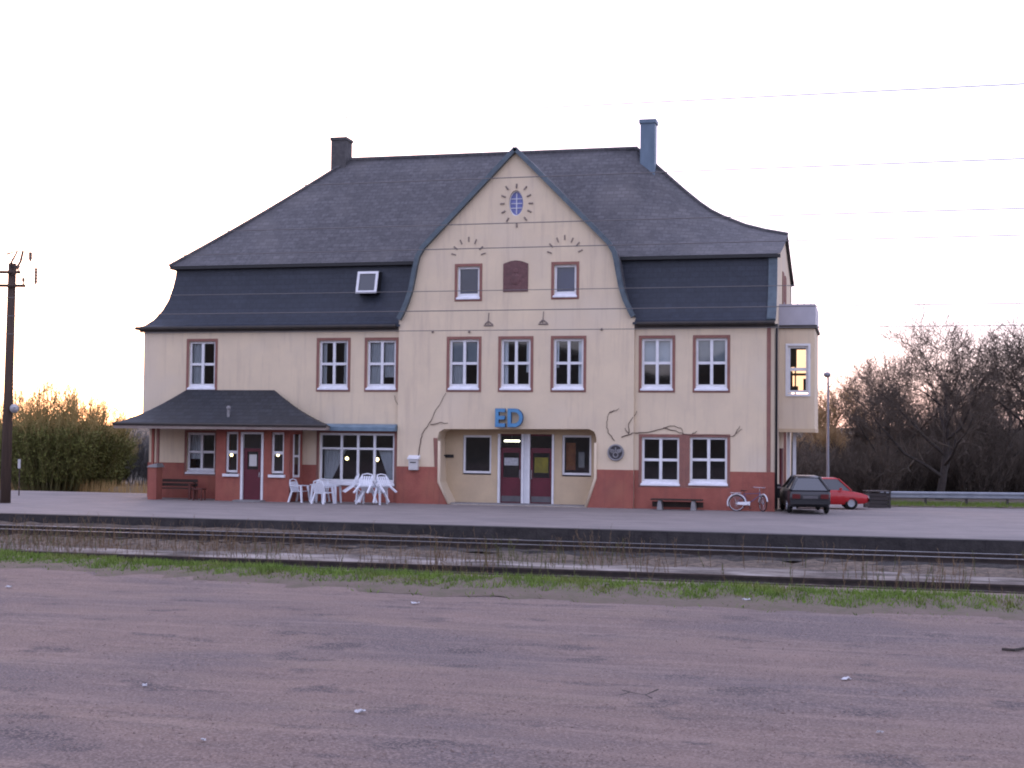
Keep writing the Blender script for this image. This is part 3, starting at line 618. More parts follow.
for a, b in ((d1[0] - .03, d1[0] + .06), (d1[1] - .03, d1[1] + .06), (d2[0] - .06, d2[0] + .03), (d2[1] - .05, d2[1] + .03)): m.box(a, b, YB - .05, YB + .14, .0, DT)
m.box(d1[1] + .06, d2[0] - .06, YB + .03, YB + .12, 0, DT); m.build("door_post", "white_paint", st)
m = MB(); m.box(GL + .4, GR - .4, YG + .1, YB + .4, -.04, .05); m.build("threshold", "stone_grey", st)
for i, (a, b) in enumerate(((d1[0] + .065, d1[1] - .035), (d2[0] + .035, d2[1] - .055))):
    y = YB + .06; m = MB(); ht = 2.12
    m.box(a, a + .1, y, y + .05, .06, ht); m.box(b - .1, b, y, y + .05, .06, ht); m.box(a + .1, b - .1, y, y + .05, .06, 1.05); m.box(a + .1, b - .1, y, y + .05, ht - .1, ht); m.box(a, b, y - .01, y + .06, ht + .005, ht + .09); m.box(a, b, y, y + .05, DT - .07, DT)
    dr = m.build("door", "door_red", st)
    m = MB(); m.box(a + .04, b - .04, y - .012, y - .001, .10, .33); m.build("kick_plate", "kick", dr)
    m = MB(); m.quad((a + .08, y + .025, 1.03), (b - .08, y + .025, 1.03), (b - .08, y + .025, ht - .08), (a + .08, y + .025, ht - .08)); m.quad((a, y + .025, ht + .08), (b, y + .025, ht + .08), (b, y + .025, DT - .06), (a, y + .025, DT - .06)); m.build("pane", "glass", dr)
    m = MB(); m.tube([(b - .06 if i == 0 else a + .06, y - .05, 1.0), (b - .06 if i == 0 else a + .06, y - .05, 1.35)], .018, 6); m.build("handle", "chrome", dr)
    m = MB()
    if i == 0: m.box(a + .14, b - .14, y + .012, y + .018, 1.52, 1.82); m.build("notice", "notice_paper", dr)
    else: m.box(a + .16, b - .16, y + .012, y + .018, 1.25, 1.85); m.build("poster", "poster", dr)

# ---- right end: oriel bay with parapet, posts, downpipe
BX0, BX1, BY0, BY1, BZ0, BZ1 = XR + .02, 11.14, 2.4, 6.2, 3.05, 6.92
bw = wdef(788, 346, 808, 394, BY0, sur=False, mull='two', glass='glass_bay_sunset', cur=[(0, .42, .55, 1, 'room'), (.0, .22, 0, .46, 'room'), (.75, 1, 0, .3, 'room'), (.22, .5, .0, .14, 'room')])  # dark panels added to break up the sunset-tinted panes, not real curtains
wall_sheet("bay_wall", "plaster", rect(BX0, BX1, BZ0, BZ1), [(hole(bw), .15)], BY0, st); build_window(bw)
m = MB()
x0, x1, z0, z1 = bw['x0'], bw['x1'], bw['z0'], bw['z1']; s = .09
m.box(x0 - s, x0 - .002, BY0 - .03, BY0 + .01, z0 - s, z1 + s); m.box(x1 + .002, x1 + s, BY0 - .03, BY0 + .01, z0 - s, z1 + s); m.box(x0, x1, BY0 - .03, BY0 + .01, z1 + .002, z1 + s); m.box(x0, x1, BY0 - .05, BY0 + .01, z0 - s, z0 - .002); m.build("window_trim", "white_paint", st)
m = MB(); m.box(BX0, BX1 - .16, BY1, BY1 + .1, BZ0, z0 - .2); m.box(BX0, BX1 - .16, BY1, BY1 + .1, z1 + .1, BZ1); m.box(BX1 - .16, BX1, BY1, BY1 + .1, BZ0, BZ1); m.build("bay_wall", "plaster", st)
m = MB(); m.box(10.2, 10.26, BY1 + .02, BY1 + .07, z0 - .2, z1 + .1); m.box(BX0, 10.198, BY1 + .022, BY1 + .068, (z0 + z1) / 2 - .05, (z0 + z1) / 2 + .05); m.box(10.262, BX1 - .162, BY1 + .022, BY1 + .068, (z0 + z1) / 2 - .05, (z0 + z1) / 2 + .05); m.build("window", "white_paint", st)
m = MB(); m.quad((BX1, BY0, BZ0), (BX1, BY1, BZ0), (BX1, BY1, BZ1), (BX1, BY0, BZ1)); m.build("bay_wall", "plaster", st)
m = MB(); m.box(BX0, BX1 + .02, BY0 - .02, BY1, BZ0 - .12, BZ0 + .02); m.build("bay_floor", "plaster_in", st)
m = MB(); m.box(BX0, BX1 + .08, BY0 - .1, BY1 + .08, BZ1, BZ1 + .13); m.build("bay_cornice", "gutter", st)
m = MB(); m.box(BX0, BX1 + .03, BY0 - .05, BY0 + .02, BZ1 + .13, 7.86); m.box(BX1 - .04, BX1 + .03, BY0 + .02, BY1, BZ1 + .13, 7.86)
for i in range(5): m.tube([(BX0 + .2 + i * .25, BY0 - .02, 7.86), (BX0 + .2 + i * .25, BY0 - .02, 7.93)], .02, 5)
m.build("balcony_parapet", "zinc_panel", st)
for x, y, mm, r in ((10.12, 3.2, "white_paint", .06), (10.34, 3.4, "white_paint", .06), (10.02, 2.6, "red_trim", .05)):
    m = MB(); m.box(x - r, x + r, y - r, y + r, -.2, BZ0 - .12); m.build("bay_post", mm, st)
m = MB(); m.tube([(9.86, -.16, 6.9), (9.86, -.12, 6.72), (9.85, -.08, 6.5), (9.85, -.08, .1)], .05, 8); m.build("downpipe", "black_metal", st, True)
m = MB(); m.box(XR + .012, XR + .10, 3.0, 4.2, .0, 2.3); m.build("side_door", "door_red", st)

# ---- porch on the left
tipL, tipR = (-15.85, -2.5, 3.0), (-6.85, -2.5, 2.98); rgL, rgR = (-13.96, -.06, 4.42), (-10.07, -.06, 4.42)
V = []; fs = []; Q = 6
def lerp(a, b, t): return tuple(a[i] + (b[i] - a[i]) * t for i in range(3))
hipL = [lerp(rgL, tipL, q / Q) for q in range(Q + 1)]; hipR = [lerp(rgR, tipR, q / Q) for q in range(Q + 1)]
sag = lambda q: -.13 * math.sin(math.pi * q / Q)
hipL = [(p[0], p[1], p[2] + sag(i)) for i, p in enumerate(hipL)]; hipR = [(p[0], p[1], p[2] + sag(i)) for i, p in enumerate(hipR)]
wl = [(tipL[0] + (rgL[0] - tipL[0]) * (1 - i / Q), -.06, p[2]) for i, p in enumerate(hipL)]; wr = [(p[0] - .75 * i / Q, -.06, p[2]) for i, p in enumerate(hipR)]
for row in (wl, hipL, hipR, wr): V += row
for a in range(3):
    for i in range(Q): fs.append((a * (Q + 1) + i, a * (Q + 1) + i + 1, (a + 1) * (Q + 1) + i + 1, (a + 1) * (Q + 1) + i))
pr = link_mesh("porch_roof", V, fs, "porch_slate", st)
m = MB(); m.box(tipL[0] + .02, tipR[0] - .02, tipL[1] + .02, tipL[1] + .12, 2.82, 2.985); m.hexa([(tipR[0] - .16, tipL[1] + .12, 2.82), (tipR[0] - .06, tipL[1] + .12, 2.82), (tipR[0] - .79, -.06, 2.82), (tipR[0] - .89, -.06, 2.82)], [(tipR[0] - .16, tipL[1] + .12, 2.97), (tipR[0] - .06, tipL[1] + .12, 2.97), (tipR[0] - .79, -.06, 2.97), (tipR[0] - .89, -.06, 2.97)]); m.box(tipL[0] + .02, tipL[0] + .12, tipL[1] + .12, -.06, 2.82, 2.985); m.build("fascia", "fascia", pr)
m = MB(); m.box(tipL[0] + .12, tipR[0] - .9, tipL[1] + .12, -.06, 2.84, 2.87); m.build("soffit", "fascia", pr)
m = MB(); m.tube([tipL, tipR], .06, 6); m.build("gutter", "gutter", pr)
m = MB(); x, z = XZ(229, 414, -1.7); m.tube([(x, -1.75, 3.2), (x, -1.75, 3.62)], .06, 8); m.ball((x, -1.75, 3.66), .09); m.build("roof_vent", "stone_grey", pr)
VY = -1.35; VX0, VX1 = -11.95, -8.82
def vwd(u0, v0, u1, v1): a = XZ(u0, v0, VY); b_ = XZ(u1, v1, VY); return dict(x0=a[0], x1=b_[0], z0=b_[1], z1=2.72, y=VY, sur=False, mull='two')
v1_, v2_ = vwd(226, 432, 237.5, 474), vwd(271.5, 432, 283.5, 475); pd = (XZ(241.5, 432, VY)[0], XZ(264, 432, VY)[0])
wall_sheet("porch_wall", "red_brick", [(VX0, -.05), (VX1, -.05), (VX1, 2.83), (VX0, 2.83)], [(hole(v1_), .14), (hole(v2_), .14), (rect(pd[0], pd[1], 0, 2.72), .14)], VY, st)
for w in (v1_, v2_):
    build_window(w); m = MB(); m.box(w['x0'] - .08, w['x1'] + .08, VY - .1, VY - .002, w['z0'] - .1, w['z0'] + .005); m.build("sill", "white_sill", st)
m = MB(); m.box(pd[0], pd[0] + .09, VY - .04, VY + .1, 0, 2.72); m.box(pd[1] - .09, pd[1], VY - .04, VY + .1, 0, 2.72); m.box(pd[0] + .09, pd[1] - .09, VY, VY + .1, 2.64, 2.72); m.build("door_frame", "white_paint", st)
m = MB(); a, b = pd[0] + .092, pd[1] - .092; y = VY + .05; m.box(a, b, y, y + .05, .04, 1.25); m.box(a, a + .16, y, y + .05, 1.25, 1.95); m.box(b - .16, b, y, y + .05, 1.25, 1.95); m.box(a, b, y, y + .05, 1.95, 2.08)
dr = m.build("door", "door_red", st); m = MB(); m.quad((a + .15, y + .02, 1.23), (b - .15, y + .02, 1.23), (b - .15, y + .02, 1.97), (a + .15, y + .02, 1.97)); m.quad((a, y + .02, 2.08), (b, y + .02, 2.08), (b, y + .02, 2.64), (a, y + .02, 2.64)); m.build("pane", "glass", dr)
m = MB(); m.box(a + .24, b - .22, y + .005, y + .012, 1.38, 1.84); m.build("notice", "plate_white", dr)
m = MB(); m.tube([(b - .08, y - .05, .95), (b - .08, y - .05, 1.15)], .02, 6); m.build("handle", "chrome", dr)
m = MB(); m.box(pd[0] - .1, pd[1] + .1, VY - .5, VY + .1, -.05, .06); m.build("door_step", "stone_grey", st)
for x in (VX0, VX1):
    V = []; m = MB(); ya, yb = -1.0, -.35
    m.quad((x, VY, -.05), (x, ya, -.05), (x, ya, 2.83), (x, VY, 2.83)); m.quad((x, yb, -.05), (x, -.04, -.05), (x, -.04, 2.83), (x, yb, 2.83)); m.quad((x, ya, -.05), (x, yb, -.05), (x, yb, .95), (x, ya, .95)); m.quad((x, ya, 2.65), (x, yb, 2.65), (x, yb, 2.83), (x, ya, 2.83)); m.build("porch_wall", "red_brick", st)
    m = MB(); s = .02; m.box(x - s, x + s, ya, ya + .09, .95, 2.65); m.box(x - s, x + s, yb - .09, yb, .95, 2.65); m.box(x - s, x + s, ya + .09, yb - .09, 1.75, 1.83); m.box(x - s, x + s, ya + .09, yb - .09, .95, 1.04)
    w = m.build("window", "white_paint", st); m = MB(); m.quad((x, ya + .05, 1.0), (x, yb - .05, 1.0), (x, yb - .05, 2.6), (x, ya + .05, 2.6)); m.build("pane", "glass", w)
m = MB(); m.quad((VX0, -.05, .02), (VX1, -.05, .02), (VX1, -.05, 2.83), (VX0, -.05, 2.83)); m.build("porch_lining", "room", st)
px0 = XZ(150.5, 480, -1.6)[0]
m = MB(); m.box(px0, px0 + .36, -1.8, -1.3, -.05, 1.28); m.build("porch_pier", "red_brick", st)
m = MB(); m.hexa([(px0 - .05, -1.86, 1.28), (px0 + .42, -1.86, 1.28), (px0 + .42, -1.24, 1.28), (px0 - .05, -1.24, 1.28)], [(px0 + .02, -1.8, 1.36), (px0 + .35, -1.8, 1.44), (px0 + .35, -1.3, 1.44), (px0 + .02, -1.3, 1.36)]); m.build("pier_cap", "stone_grey", st)
for dx, mm in ((.05, "red_brick"), (.27, "red_trim")):
    m = MB(); m.box(px0 + dx - .04, px0 + dx + .05, -1.6, -1.5, 1.3, 2.84); m.build("porch_post", mm, st)
m = MB(); m.box(big['x0'] - .05, big['x1'] + .03, -.42, -.03, big['z1'] - .02, big['z1'] + .12); m.hexa([(big['x0'] - .05, -.42, big['z1'] + .122), (big['x1'] + .03, -.42, big['z1'] + .122), (big['x1'] + .03, -.03, big['z1'] + .122), (big['x0'] - .05, -.03, big['z1'] + .122)], [(big['x0'] - .05, -.3, big['z1'] + .2), (big['x1'] + .03, -.3, big['z1'] + .2), (big['x1'] + .03, -.03, big['z1'] + .26), (big['x0'] - .05, -.03, big['z1'] + .26)]); m.build("awning_box", "awning", st)
# drapes inside the big window
a0, a1 = big['x0'] + .2, big['x1'] - .2
for s, xa, w0, w1 in ((1, a0, .95, .35), (-1, a1, .7, .25)):
    m = MB(); ntk = 14
    for i in range(ntk):
        def cp_(k, top): 
            w = w0 if top else w1
            return (xa + s * w * k / ntk, .34 + .03 * (k % 2), big['z1'] - .75 if top else big['z0'] + .3)
        m.quad(cp_(i, 0), cp_(i + 1, 0), cp_(i + 1, 1), cp_(i, 1))
    m.build("curtain", "curtain", st)
# ------------------------------------------------------------------ things on the walls
def letters(name, body, loc, size, depth, mats, bold=.02):
    cu = bpy.data.curves.new(name, 'FONT'); cu.body = body; cu.size = size; cu.extrude = depth; cu.offset = bold; cu.bevel_depth = .012; cu.space_character = 1.12
    t = bpy.data.objects.new(name + "_tmp", cu); COL.objects.link(t); bpy.context.view_layer.update()
    me = bpy.data.meshes.new_from_object(t.evaluated_get(bpy.context.evaluated_depsgraph_get())); bpy.data.objects.remove(t)
    me.materials.clear(); [me.materials.append(MATS[q]) for q in mats]
    for p in me.polygons: p.material_index = 0 if abs(p.normal.z) > .9 else 1
    R = Matrix.Rotation(math.radians(90), 4, 'X'); me.transform(R)
    o = bpy.data.objects.new(name, me); COL.objects.link(o); o.location = loc; return o
ex0, ez1 = XZ(495.5, 408, YG - .2); ex1, ez0 = XZ(523, 427, YG - .2)
sgn = letters("station_sign", "ED", (ex0, YG - .18, ez0 + .02), 0.95, .07, ["blue_letter", "blue_letter_side"])
w_ = max(v.co.x for v in sgn.data.vertices) - min(v.co.x for v in sgn.data.vertices); h_ = max(v.co.z for v in sgn.data.vertices) - min(v.co.z for v in sgn.data.vertices)
mnx = min(v.co.x for v in sgn.data.vertices)
for v in sgn.data.vertices: v.co.x = (v.co.x - mnx) * (ex1 - ex0) / w_; v.co.z = v.co.z * (ez1 - ez0) / h_
tag(sgn, "blue letters ED mounted above the entrance recess", "sign")

x, z = XZ(616.5, 452.5, 0); x = 3.9
em = thing("wall_emblem", "round dark emblem with winged relief on the wall right of the entrance", "emblem", (x, YG, z))
m = MB(); m.disc((0, -.03, 0), (0, 1, 0), .30, .05, 28); m.build("disc", "emblem_dark", em)
m = MB(); m.ring((0, -.05, 0), (0, 1, 0), .285, .035, 28, 6); m.build("rim", "emblem_rim", em)
m = MB()
for s in (-1, 1):
    for k in range(3): m.tube([(s * .04, -.07, -.02 + .05 * k), (s * .14, -.075, .0 + .05 * k), (s * .22, -.07, .05 + .04 * k)], .02, 5)
m.ring((0, -.07, -.09), (0, 1, 0), .09, .02, 16, 5); m.box(-.015, .015, -.085, -.06, -.02, .2); m.build("relief", "emblem_rim", em)

x, z = XZ(414.5, 470, YG)
bxo = thing("wall_box", "small cream letter box on the wall left of the entrance", "letter box", (x, YG, z))
m = MB(); m.box(-.19, .19, -.2, -.002, 0, .42); m.build("body", "plate_white", bxo, bevel=.015)
m = MB(); m.hexa([(-.23, -.25, .42), (.23, -.25, .42), (.23, -.002, .42), (-.23, -.002, .42)], [(-.23, -.25, .46), (.23, -.25, .46), (.23, -.002, .58), (-.23, -.002, .58)]); m.build("lid", "white_paint", bxo)
m = MB(); m.box(-.12, .12, -.212, -.2, .28, .32); m.build("slot", "black_metal", bxo)
x, y, z = 9.86, .5, XZ(780, 498, .5)[1]
mb_ = thing("meter_box", "small dark meter box with pale top on the right end wall", "box", (XR + .02, .55, z)); m = MB(); m.box(0, .16, -.15, .2, 0, .36); m.build("body", "black_metal", mb_, bevel=.01); m = MB(); m.hexa([(0, -.18, .362), (.2, -.18, .362), (.2, .22, .362), (0, .22, .362)], [(0, -.18, .42), (.2, -.18, .40), (.2, .22, .40), (0, .22, .42)]); m.build("lid", "stone_grey", mb_)
bl = thing("wall_bracket", "small dark bracket on the cream wall inside the entrance recess", "bracket", (*XZ(449, 456, YB)[:1], YB, XZ(449, 456, YB)[1])); m = MB(); m.box(-.2, .2, -.05, -.002, -.06, .06); m.tube([(-.12, -.05, 0), (-.12, -.22, .02)], .03, 6); m.build("plate", "black_metal", bl)

def creeper(paths, label, r=.022):
    m = MB(); rg = random.Random(len(label))
    for P in paths:
        pts = []
        for (u0, v0), (u1, v1) in zip(P[:-1], P[1:]):
            for k in range(4):
                t = k / 4; pts.append((u0 + (u1 - u0) * t + rg.uniform(-.6, .6), v0 + (v1 - v0) * t + rg.uniform(-.6, .6)))
        pts.append(P[-1]); W = []
        for u, v in pts:
            yw = YG if u < 634 and u > 401 else 0; x, z = XZ(u, v, yw - .025); W.append((x, yw - .025 - (.06 if z < 1.5 else 0), z))
        L = len(W); m.tube(W, [r * (1 - .55 * i / L) for i in range(L)], 5)
    o = m.build("creeper_stem", "creeper"); tag(o, label, "climbing plant"); return o
creeper([[(419, 456), (420, 442), (423, 432), (431, 420), (437, 408), (446, 393)], [(431, 425), (440, 422.5), (448, 423)]], "bare creeper stem climbing from the letter box to the window above", .018)
creeper([[(394, 395), (397, 404), (400, 412), (401, 428)]], "short faint creeper stem between the shop window and the upper floor", .010)
creeper([[(614, 441), (608, 432), (606.5, 422), (609, 413), (614, 410)], [(609, 413), (619, 408.5)]], "curved bare creeper stem rising above the round emblem", .015)
creeper([[(622, 437), (632, 433.5), (648, 432), (661, 429), (672, 425.5), (681, 428), (684, 434)], [(629, 434), (629, 424), (637, 411)], [(629, 434), (625, 428)], [(664, 428), (676, 431), (684, 434)]], "bare creeper over the left one of the lower right windows", .018)
creeper([[(683, 434), (700, 435.5), (720, 435), (733, 436), (742, 429)], [(733, 436), (738, 430), (740, 426)], [(692, 434), (697, 431)]], "thin bare creeper over the ground floor window nearest the bicycle", .015)

# lit lamps seen through the glass
def pend(u, v, y, label, r=.11):
    x, z = XZ(u, v, y); t = thing("pendant_lamp", label, "lamp", (x, y, z), group="lit lamps behind the ground floor glass")
    m = MB(); m.ball((0, 0, 0), r, mi=0, n=12, m=8); m.build("globe", "bulb", t, True)
    m = MB(); m.tube([(0, 0, r), (0, 0, 2.75 - z)], .012, 5); m.build("cord", "black_metal", t)
pend(347, 458.5, .9, "lit globe lamp inside the shop window nearer the porch", .07); pend(377, 459.5, .9, "lit globe lamp inside the shop window nearer the entrance", .08)
pend(231.5, 455, -.9, "lit lamp behind the porch sidelight left of the door", .06); pend(278, 455, -.9, "lit lamp behind the porch sidelight right of the door", .06)
x, z = XZ(512, 441, 2.6); x2, z2 = XZ(521, 441, 2.6)
tl = thing("ceiling_tube", "lit ceiling tube lamp behind the transom of the left entrance door", "lamp", (x, 2.6, z)); m = MB(); m.tube([(-.32, 0, 0), (.32, 0, 0)], .035, 8); m.build("tube", "tube_lit", tl); m = MB(); m.box(-.36, .36, -.04, .04, .04, .1); m.box(-.02, .02, -.02, .02, .1, 3.34 - z); m.build("fitting", "white_paint", tl)

# ------------------------------------------------------------------ railway
def track(y0, y1, label, top="rail_top", name="railway_track"):
    t = thing(name, label, "track", (0, (y0 + y1) / 2, -.38)); c = (y0 + y1) / 2
    for y in (y0, y1):
        d = y - c; m = MB()
        m.box(-85, 85, d - .07, d + .07, .03, .05); m.box(-85, 85, d - .012, d + .012, .05, .13); m.box(-85, 85, d - .036, d + .036, .13, .175)
        r = m.build("rail", "rail_side", t); m = MB(); m.box(-85, 85, d - .026, d + .026, .1755, .179); m.build("railhead", top, r)
    m = MB(); m.box(-.12, .12, -1.25, 1.25, -.1, .045); s = m.build("sleeper", "sleeper", t); s.location = (-27, 0, 0)
    for i in range(1, 84):
        o = s.copy(); COL.objects.link(o); o.location = (-27 + .65 * i + rng.uniform(-.03, .03), 0, rng.uniform(-.035, .005)); o.rotation_euler = (0, 0, rng.uniform(-.015, .015))
track(-14.6, -16.08, "railway track running close along the platform edge")
track(-22.55, -24.03, "weedy railway track beside the green grass verge", "rail_rust")
for i, (v, D, lab) in enumerate([(330, 37.6, "lowest overhead wire crossing just above the upper floor windows"), (290, 37.6, "overhead wire passing the sills of the two gable windows"), (310, 29.8, "overhead wire passing between the gable windows and the sprout reliefs"), (247.5, 29.8, "overhead wire passing below the arch reliefs of the gable"), (223, 28.5, "overhead wire passing under the sunray window"), (177.5, 28.0, "overhead wire passing just under the gable peak"), (109, 27.5, "highest overhead wire above the roof in open sky")]):
    P = CP + ray(516, v) * D; L = 110; y, z = float(P[1]), float(P[2]); m = MB(); m.tube([(x, y, z + .00006 * (x - 3) ** 2) for x in np.linspace(-L, L, 40)], .0098, 5)
    tag(m.build("overhead_wire", "wire"), lab, "wire", "wires over the tracks")

# ------------------------------------------------------------------ platform furniture
t = thing("concrete_bench", "low backless bench with two pale concrete legs under the lower right windows", "bench", (6.28, -.62, 0))
for x in (-.62, .62):
    m = MB(); m.hexa([(x - .10, -.24, 0), (x + .10, -.24, 0), (x + .10, .24, 0), (x - .10, .24, 0)], [(x - .06, -.21, .36), (x + .06, -.21, .36), (x + .06, .21, .36), (x - .06, .21, .36)]); m.build("leg", "stone_grey", t, bevel=.012)
m = MB()
for k in range(4): m.box(-.95, .95, -.25 + k * .13, -.14 + k * .13, .365, .41)
m.build("seat", "wood_dark", t); m = MB(); m.box(-.95, .95, .18, .23, .1, .3); m.build("stretcher", "wood_dark", t)

t = thing("veranda_bench", "dark brown slatted bench with backrest against the wall beneath the porch roof", "bench", (-13.9, -1.0, 0))
for x in (-.95, .75):
    m = MB(); m.box(x, x + .09, -.3, -.22, 0, .58); m.box(x, x + .09, .12, .2, 0, .8); m.box(x, x + .09, -.22, .12, .36, .42); m.box(x - .01, x + .1, -.32, .14, .58, .63); m.build("leg", "wood_red", t)
m = MB()
for k in range(3): m.box(-1.05, .95, -.28 + k * .14, -.16 + k * .14, .42, .46)
m.build("seat", "wood_dark", t); m = MB()
for k in range(2): m.box(-1.05, .95, .085, .115, .52 + .16 * k, .64 + .16 * k)
m.build("backrest", "wood_dark", t)
t = thing("veranda_stool", "small reddish wooden stool in front of the veranda bench", "stool", (-12.55, -1.55, 0)); m = MB(); m.box(-.22, .22, -.2, .2, .42, .47); m.build("seat", "wood_red", t)
for a in (-.19, .15):
    for b in (-.17, .13): m = MB(); m.box(a, a + .045, b, b + .045, 0, .42); m.build("leg", "wood_red", t)

def make_chair(label):
    t = thing("garden_chair", label, "chair", group="white plastic chairs outside the shop window")
    m = MB(); S = [(-.24, -.22), (.24, -.22), (.26, .24), (-.26, .24)]
    m.hexa([(x, y, .40 - (.02 if y > 0 else 0)) for x, y in S][:0] or [(-.24, -.22, .39), (.24, -.22, .39), (.26, .25, .42), (-.26, .25, .42)], [(-.24, -.22, .415), (.24, -.22, .415), (.26, .25, .445), (-.26, .25, .445)]); m.build("seat", "plastic_white", t, bevel=.006)
    for sx in (-1, 1):
        m = MB(); m.hexa([(sx * .30 - .025, .26, 0), (sx * .30 + .025, .26, 0), (sx * .30 + .025, .33, 0), (sx * .30 - .025, .33, 0)], [(sx * .25 - .035, .18, .64), (sx * .25 + .035, .18, .64), (sx * .25 + .035, .25, .64), (sx * .25 - .035, .25, .64)]); m.build("leg", "plastic_white", t)
        m = MB(); m.hexa([(sx * .29 - .025, -.36, 0), (sx * .29 + .025, -.36, 0), (sx * .29 + .025, -.29, 0), (sx * .29 - .025, -.29, 0)], [(sx * .23 - .03, -.24, .43), (sx * .23 + .03, -.24, .43), (sx * .23 + .03, -.17, .43), (sx * .23 - .03, -.17, .43)]); m.build("leg", "plastic_white", t)
        m = MB(); m.hexa([(sx * .27 - .035, -.28, .63), (sx * .27 + .035, -.28, .63), (sx * .26 + .03, .27, .63), (sx * .26 - .03, .27, .63)], [(sx * .27 - .035, -.28, .66), (sx * .27 + .035, -.28, .66), (sx * .26 + .03, .27, .655), (sx * .26 - .03, .27, .655)]); m.build("armrest", "plastic_white", t)
    m = MB(); bz = lambda z: -.22 - (z - .42) * .26
    for k in range(5):
        x = -.18 + .09 * k; m.hexa([(x - .03, bz(.43), .43), (x + .03, bz(.43), .43), (x + .03, bz(.43) + .02, .43), (x - .03, bz(.43) + .02, .43)], [(x * 1.08 - .03, bz(.8), .8), (x * 1.08 + .03, bz(.8), .8), (x * 1.08 + .03, bz(.8) + .02, .8), (x * 1.08 - .03, bz(.8) + .02, .8)])
    m.tube([(-.25, bz(.43) + .01, .43), (-.27, bz(.7) + .01, .7), (-.2, bz(.86) + .01, .86), (0, bz(.9) + .01, .9), (.2, bz(.86) + .01, .86), (.27, bz(.7) + .01, .7), (.25, bz(.43) + .01, .43)], .026, 6)
    m.build("backrest", "plastic_white", t); return t
ch0 = make_chair("upright white plastic chair standing alone beside the porch, left of the tables")
def place(o, x, y, rz, z=0, rx=0, ry=0, label=None):
    o.location = (x, y, z); o.rotation_euler = (rx, ry, rz)
    if label: o["label"] = label
    return o
place(ch0, -8.45, -1.15, math.radians(-100))
place(copy_tree(ch0), -7.75, -.75, math.radians(185), label="upright white plastic chair behind the left table by the wall")
place(copy_tree(ch0), -7.12, -2.0, math.radians(-20), label="upright white plastic chair in front of the left table")
# three tipped forward so their backs or arms rest on the right hand table
place(copy_tree(ch0), -6.05, -1.95, math.radians(-62), .27, math.radians(-40), 0, label="white plastic chair tipped against the left side of the right table")
place(copy_tree(ch0), -5.35, -2.35, math.radians(-8), .27, math.radians(-38), 0, label="white plastic chair tipped against the front of the right table")
place(copy_tree(ch0), -4.65, -1.75, math.radians(58), .27, math.radians(-42), 0, label="white plastic chair tipped against the right table on the entrance side")
def make_table(label):
    t = thing("garden_table", label, "table", group="white plastic tables outside the shop window")
    m = MB(); N = 20; pts = [(.62 * (abs(math.cos(a)) ** .6) * (1 if math.cos(a) > 0 else -1), .42 * (abs(math.sin(a)) ** .6) * (1 if math.sin(a) > 0 else -1)) for a in np.linspace(0, 2 * math.pi, N + 1)[:-1]]
    vs = [(x, y, .695) for x, y in pts] + [(x, y, .72) for x, y in pts]; m.add(vs, [tuple(range(N - 1, -1, -1)), tuple(range(N, 2 * N))] + [(i, (i + 1) % N, N + (i + 1) % N, N + i) for i in range(N)])
    vs = [(x * .93, y * .93, .65) for x, y in pts] + [(x * .95, y * .95, .695) for x, y in pts]; m.add(vs, [(i, (i + 1) % N, N + (i + 1) % N, N + i) for i in range(N)]); m.build("tabletop", "plastic_white", t)
    for sx in (-1, 1):
        for sy in (-1, 1):
            m = MB(); m.hexa([(sx * .5 - .03, sy * .33 - .03, 0), (sx * .5 + .03, sy * .33 - .03, 0), (sx * .5 + .03, sy * .33 + .03, 0), (sx * .5 - .03, sy * .33 + .03, 0)], [(sx * .46 - .04, sy * .30 - .04, .695), (sx * .46 + .04, sy * .30 - .04, .695), (sx * .46 + .04, sy * .30 + .04, .695), (sx * .46 - .04, sy * .30 + .04, .695)]); m.build("leg", "plastic_white", t)
    return t
tb = make_table("white plastic table nearer the porch with upright chairs around"); place(tb, -7.3, -1.25, math.radians(4))
place(copy_tree(tb), -5.35, -1.45, math.radians(-5), label="white plastic table nearer the entrance with tipped chairs leaning on it")

# bicycle leaning on the wall
b = thing("bicycle", "bicycle with white mudguard leaning on the red plinth by the right corner", "bicycle", (8.92, -.42, 0), math.radians(4)); b.scale = (.9, .9, .9)
b.rotation_euler = (math.radians(-5), 0, math.radians(4))
R_ = .335; rw, fw = (-.52, 0, R_), (.54, 0, R_)
def bwheel(c, ax, nm="wheel"):
    m = MB(); m.ring(c, ax, R_ - .02, .019, 28, 6); w = m.build(nm, "rubber", b, True)
    m = MB(); m.ring(c, ax, R_ - .045, .010, 28, 5); m.disc(c, ax, .03, .09, 10); m.build("rim", "chrome", w)
    m = MB(); a = Vector(ax).normalized(); e1 = a.cross(Vector((0, 0, 1))).normalized(); e2 = e1.cross(a); cc = Vector(c)
    for k in range(18):
        q = 2 * math.pi * k / 18; m.tube([cc, cc + (e1 * math.cos(q) + e2 * math.sin(q)) * (R_ - .05)], .003, 4)
    m.build("spokes", "chrome", w); return w
bwheel(rw, (0, 1, 0)); fax = (math.sin(math.radians(62)), math.cos(math.radians(62)), 0); bwheel(fw, fax)
bb, ss, hs = (-.08, 0, .29), (-.22, 0, .72), (.40, 0, .80)
m = MB(); m.tube([bb, ss], .018); m.tube([ss, (.38, 0, .74)], .015); m.tube([bb, (.40, 0, .66)], .018)
for s in (-.05, .05): m.tube([(rw[0], s, rw[2]), bb], .011); m.tube([(rw[0], s, rw[2]), (ss[0], 0, ss[2])], .009)
m.tube([hs, (.42, 0, .60)], .022); m.build("frame", "bike_frame", b)
e_ = Vector((fax[0], fax[1], 0)) * .06; m = MB(); hub = Vector(fw); top = Vector((.43, 0, .60))
for s in (-1, 1): m.tube([hub + e_ * s, top + e_ * s * .8 + Vector((0, 0, .1)), top + Vector((0, 0, .12))], .012)
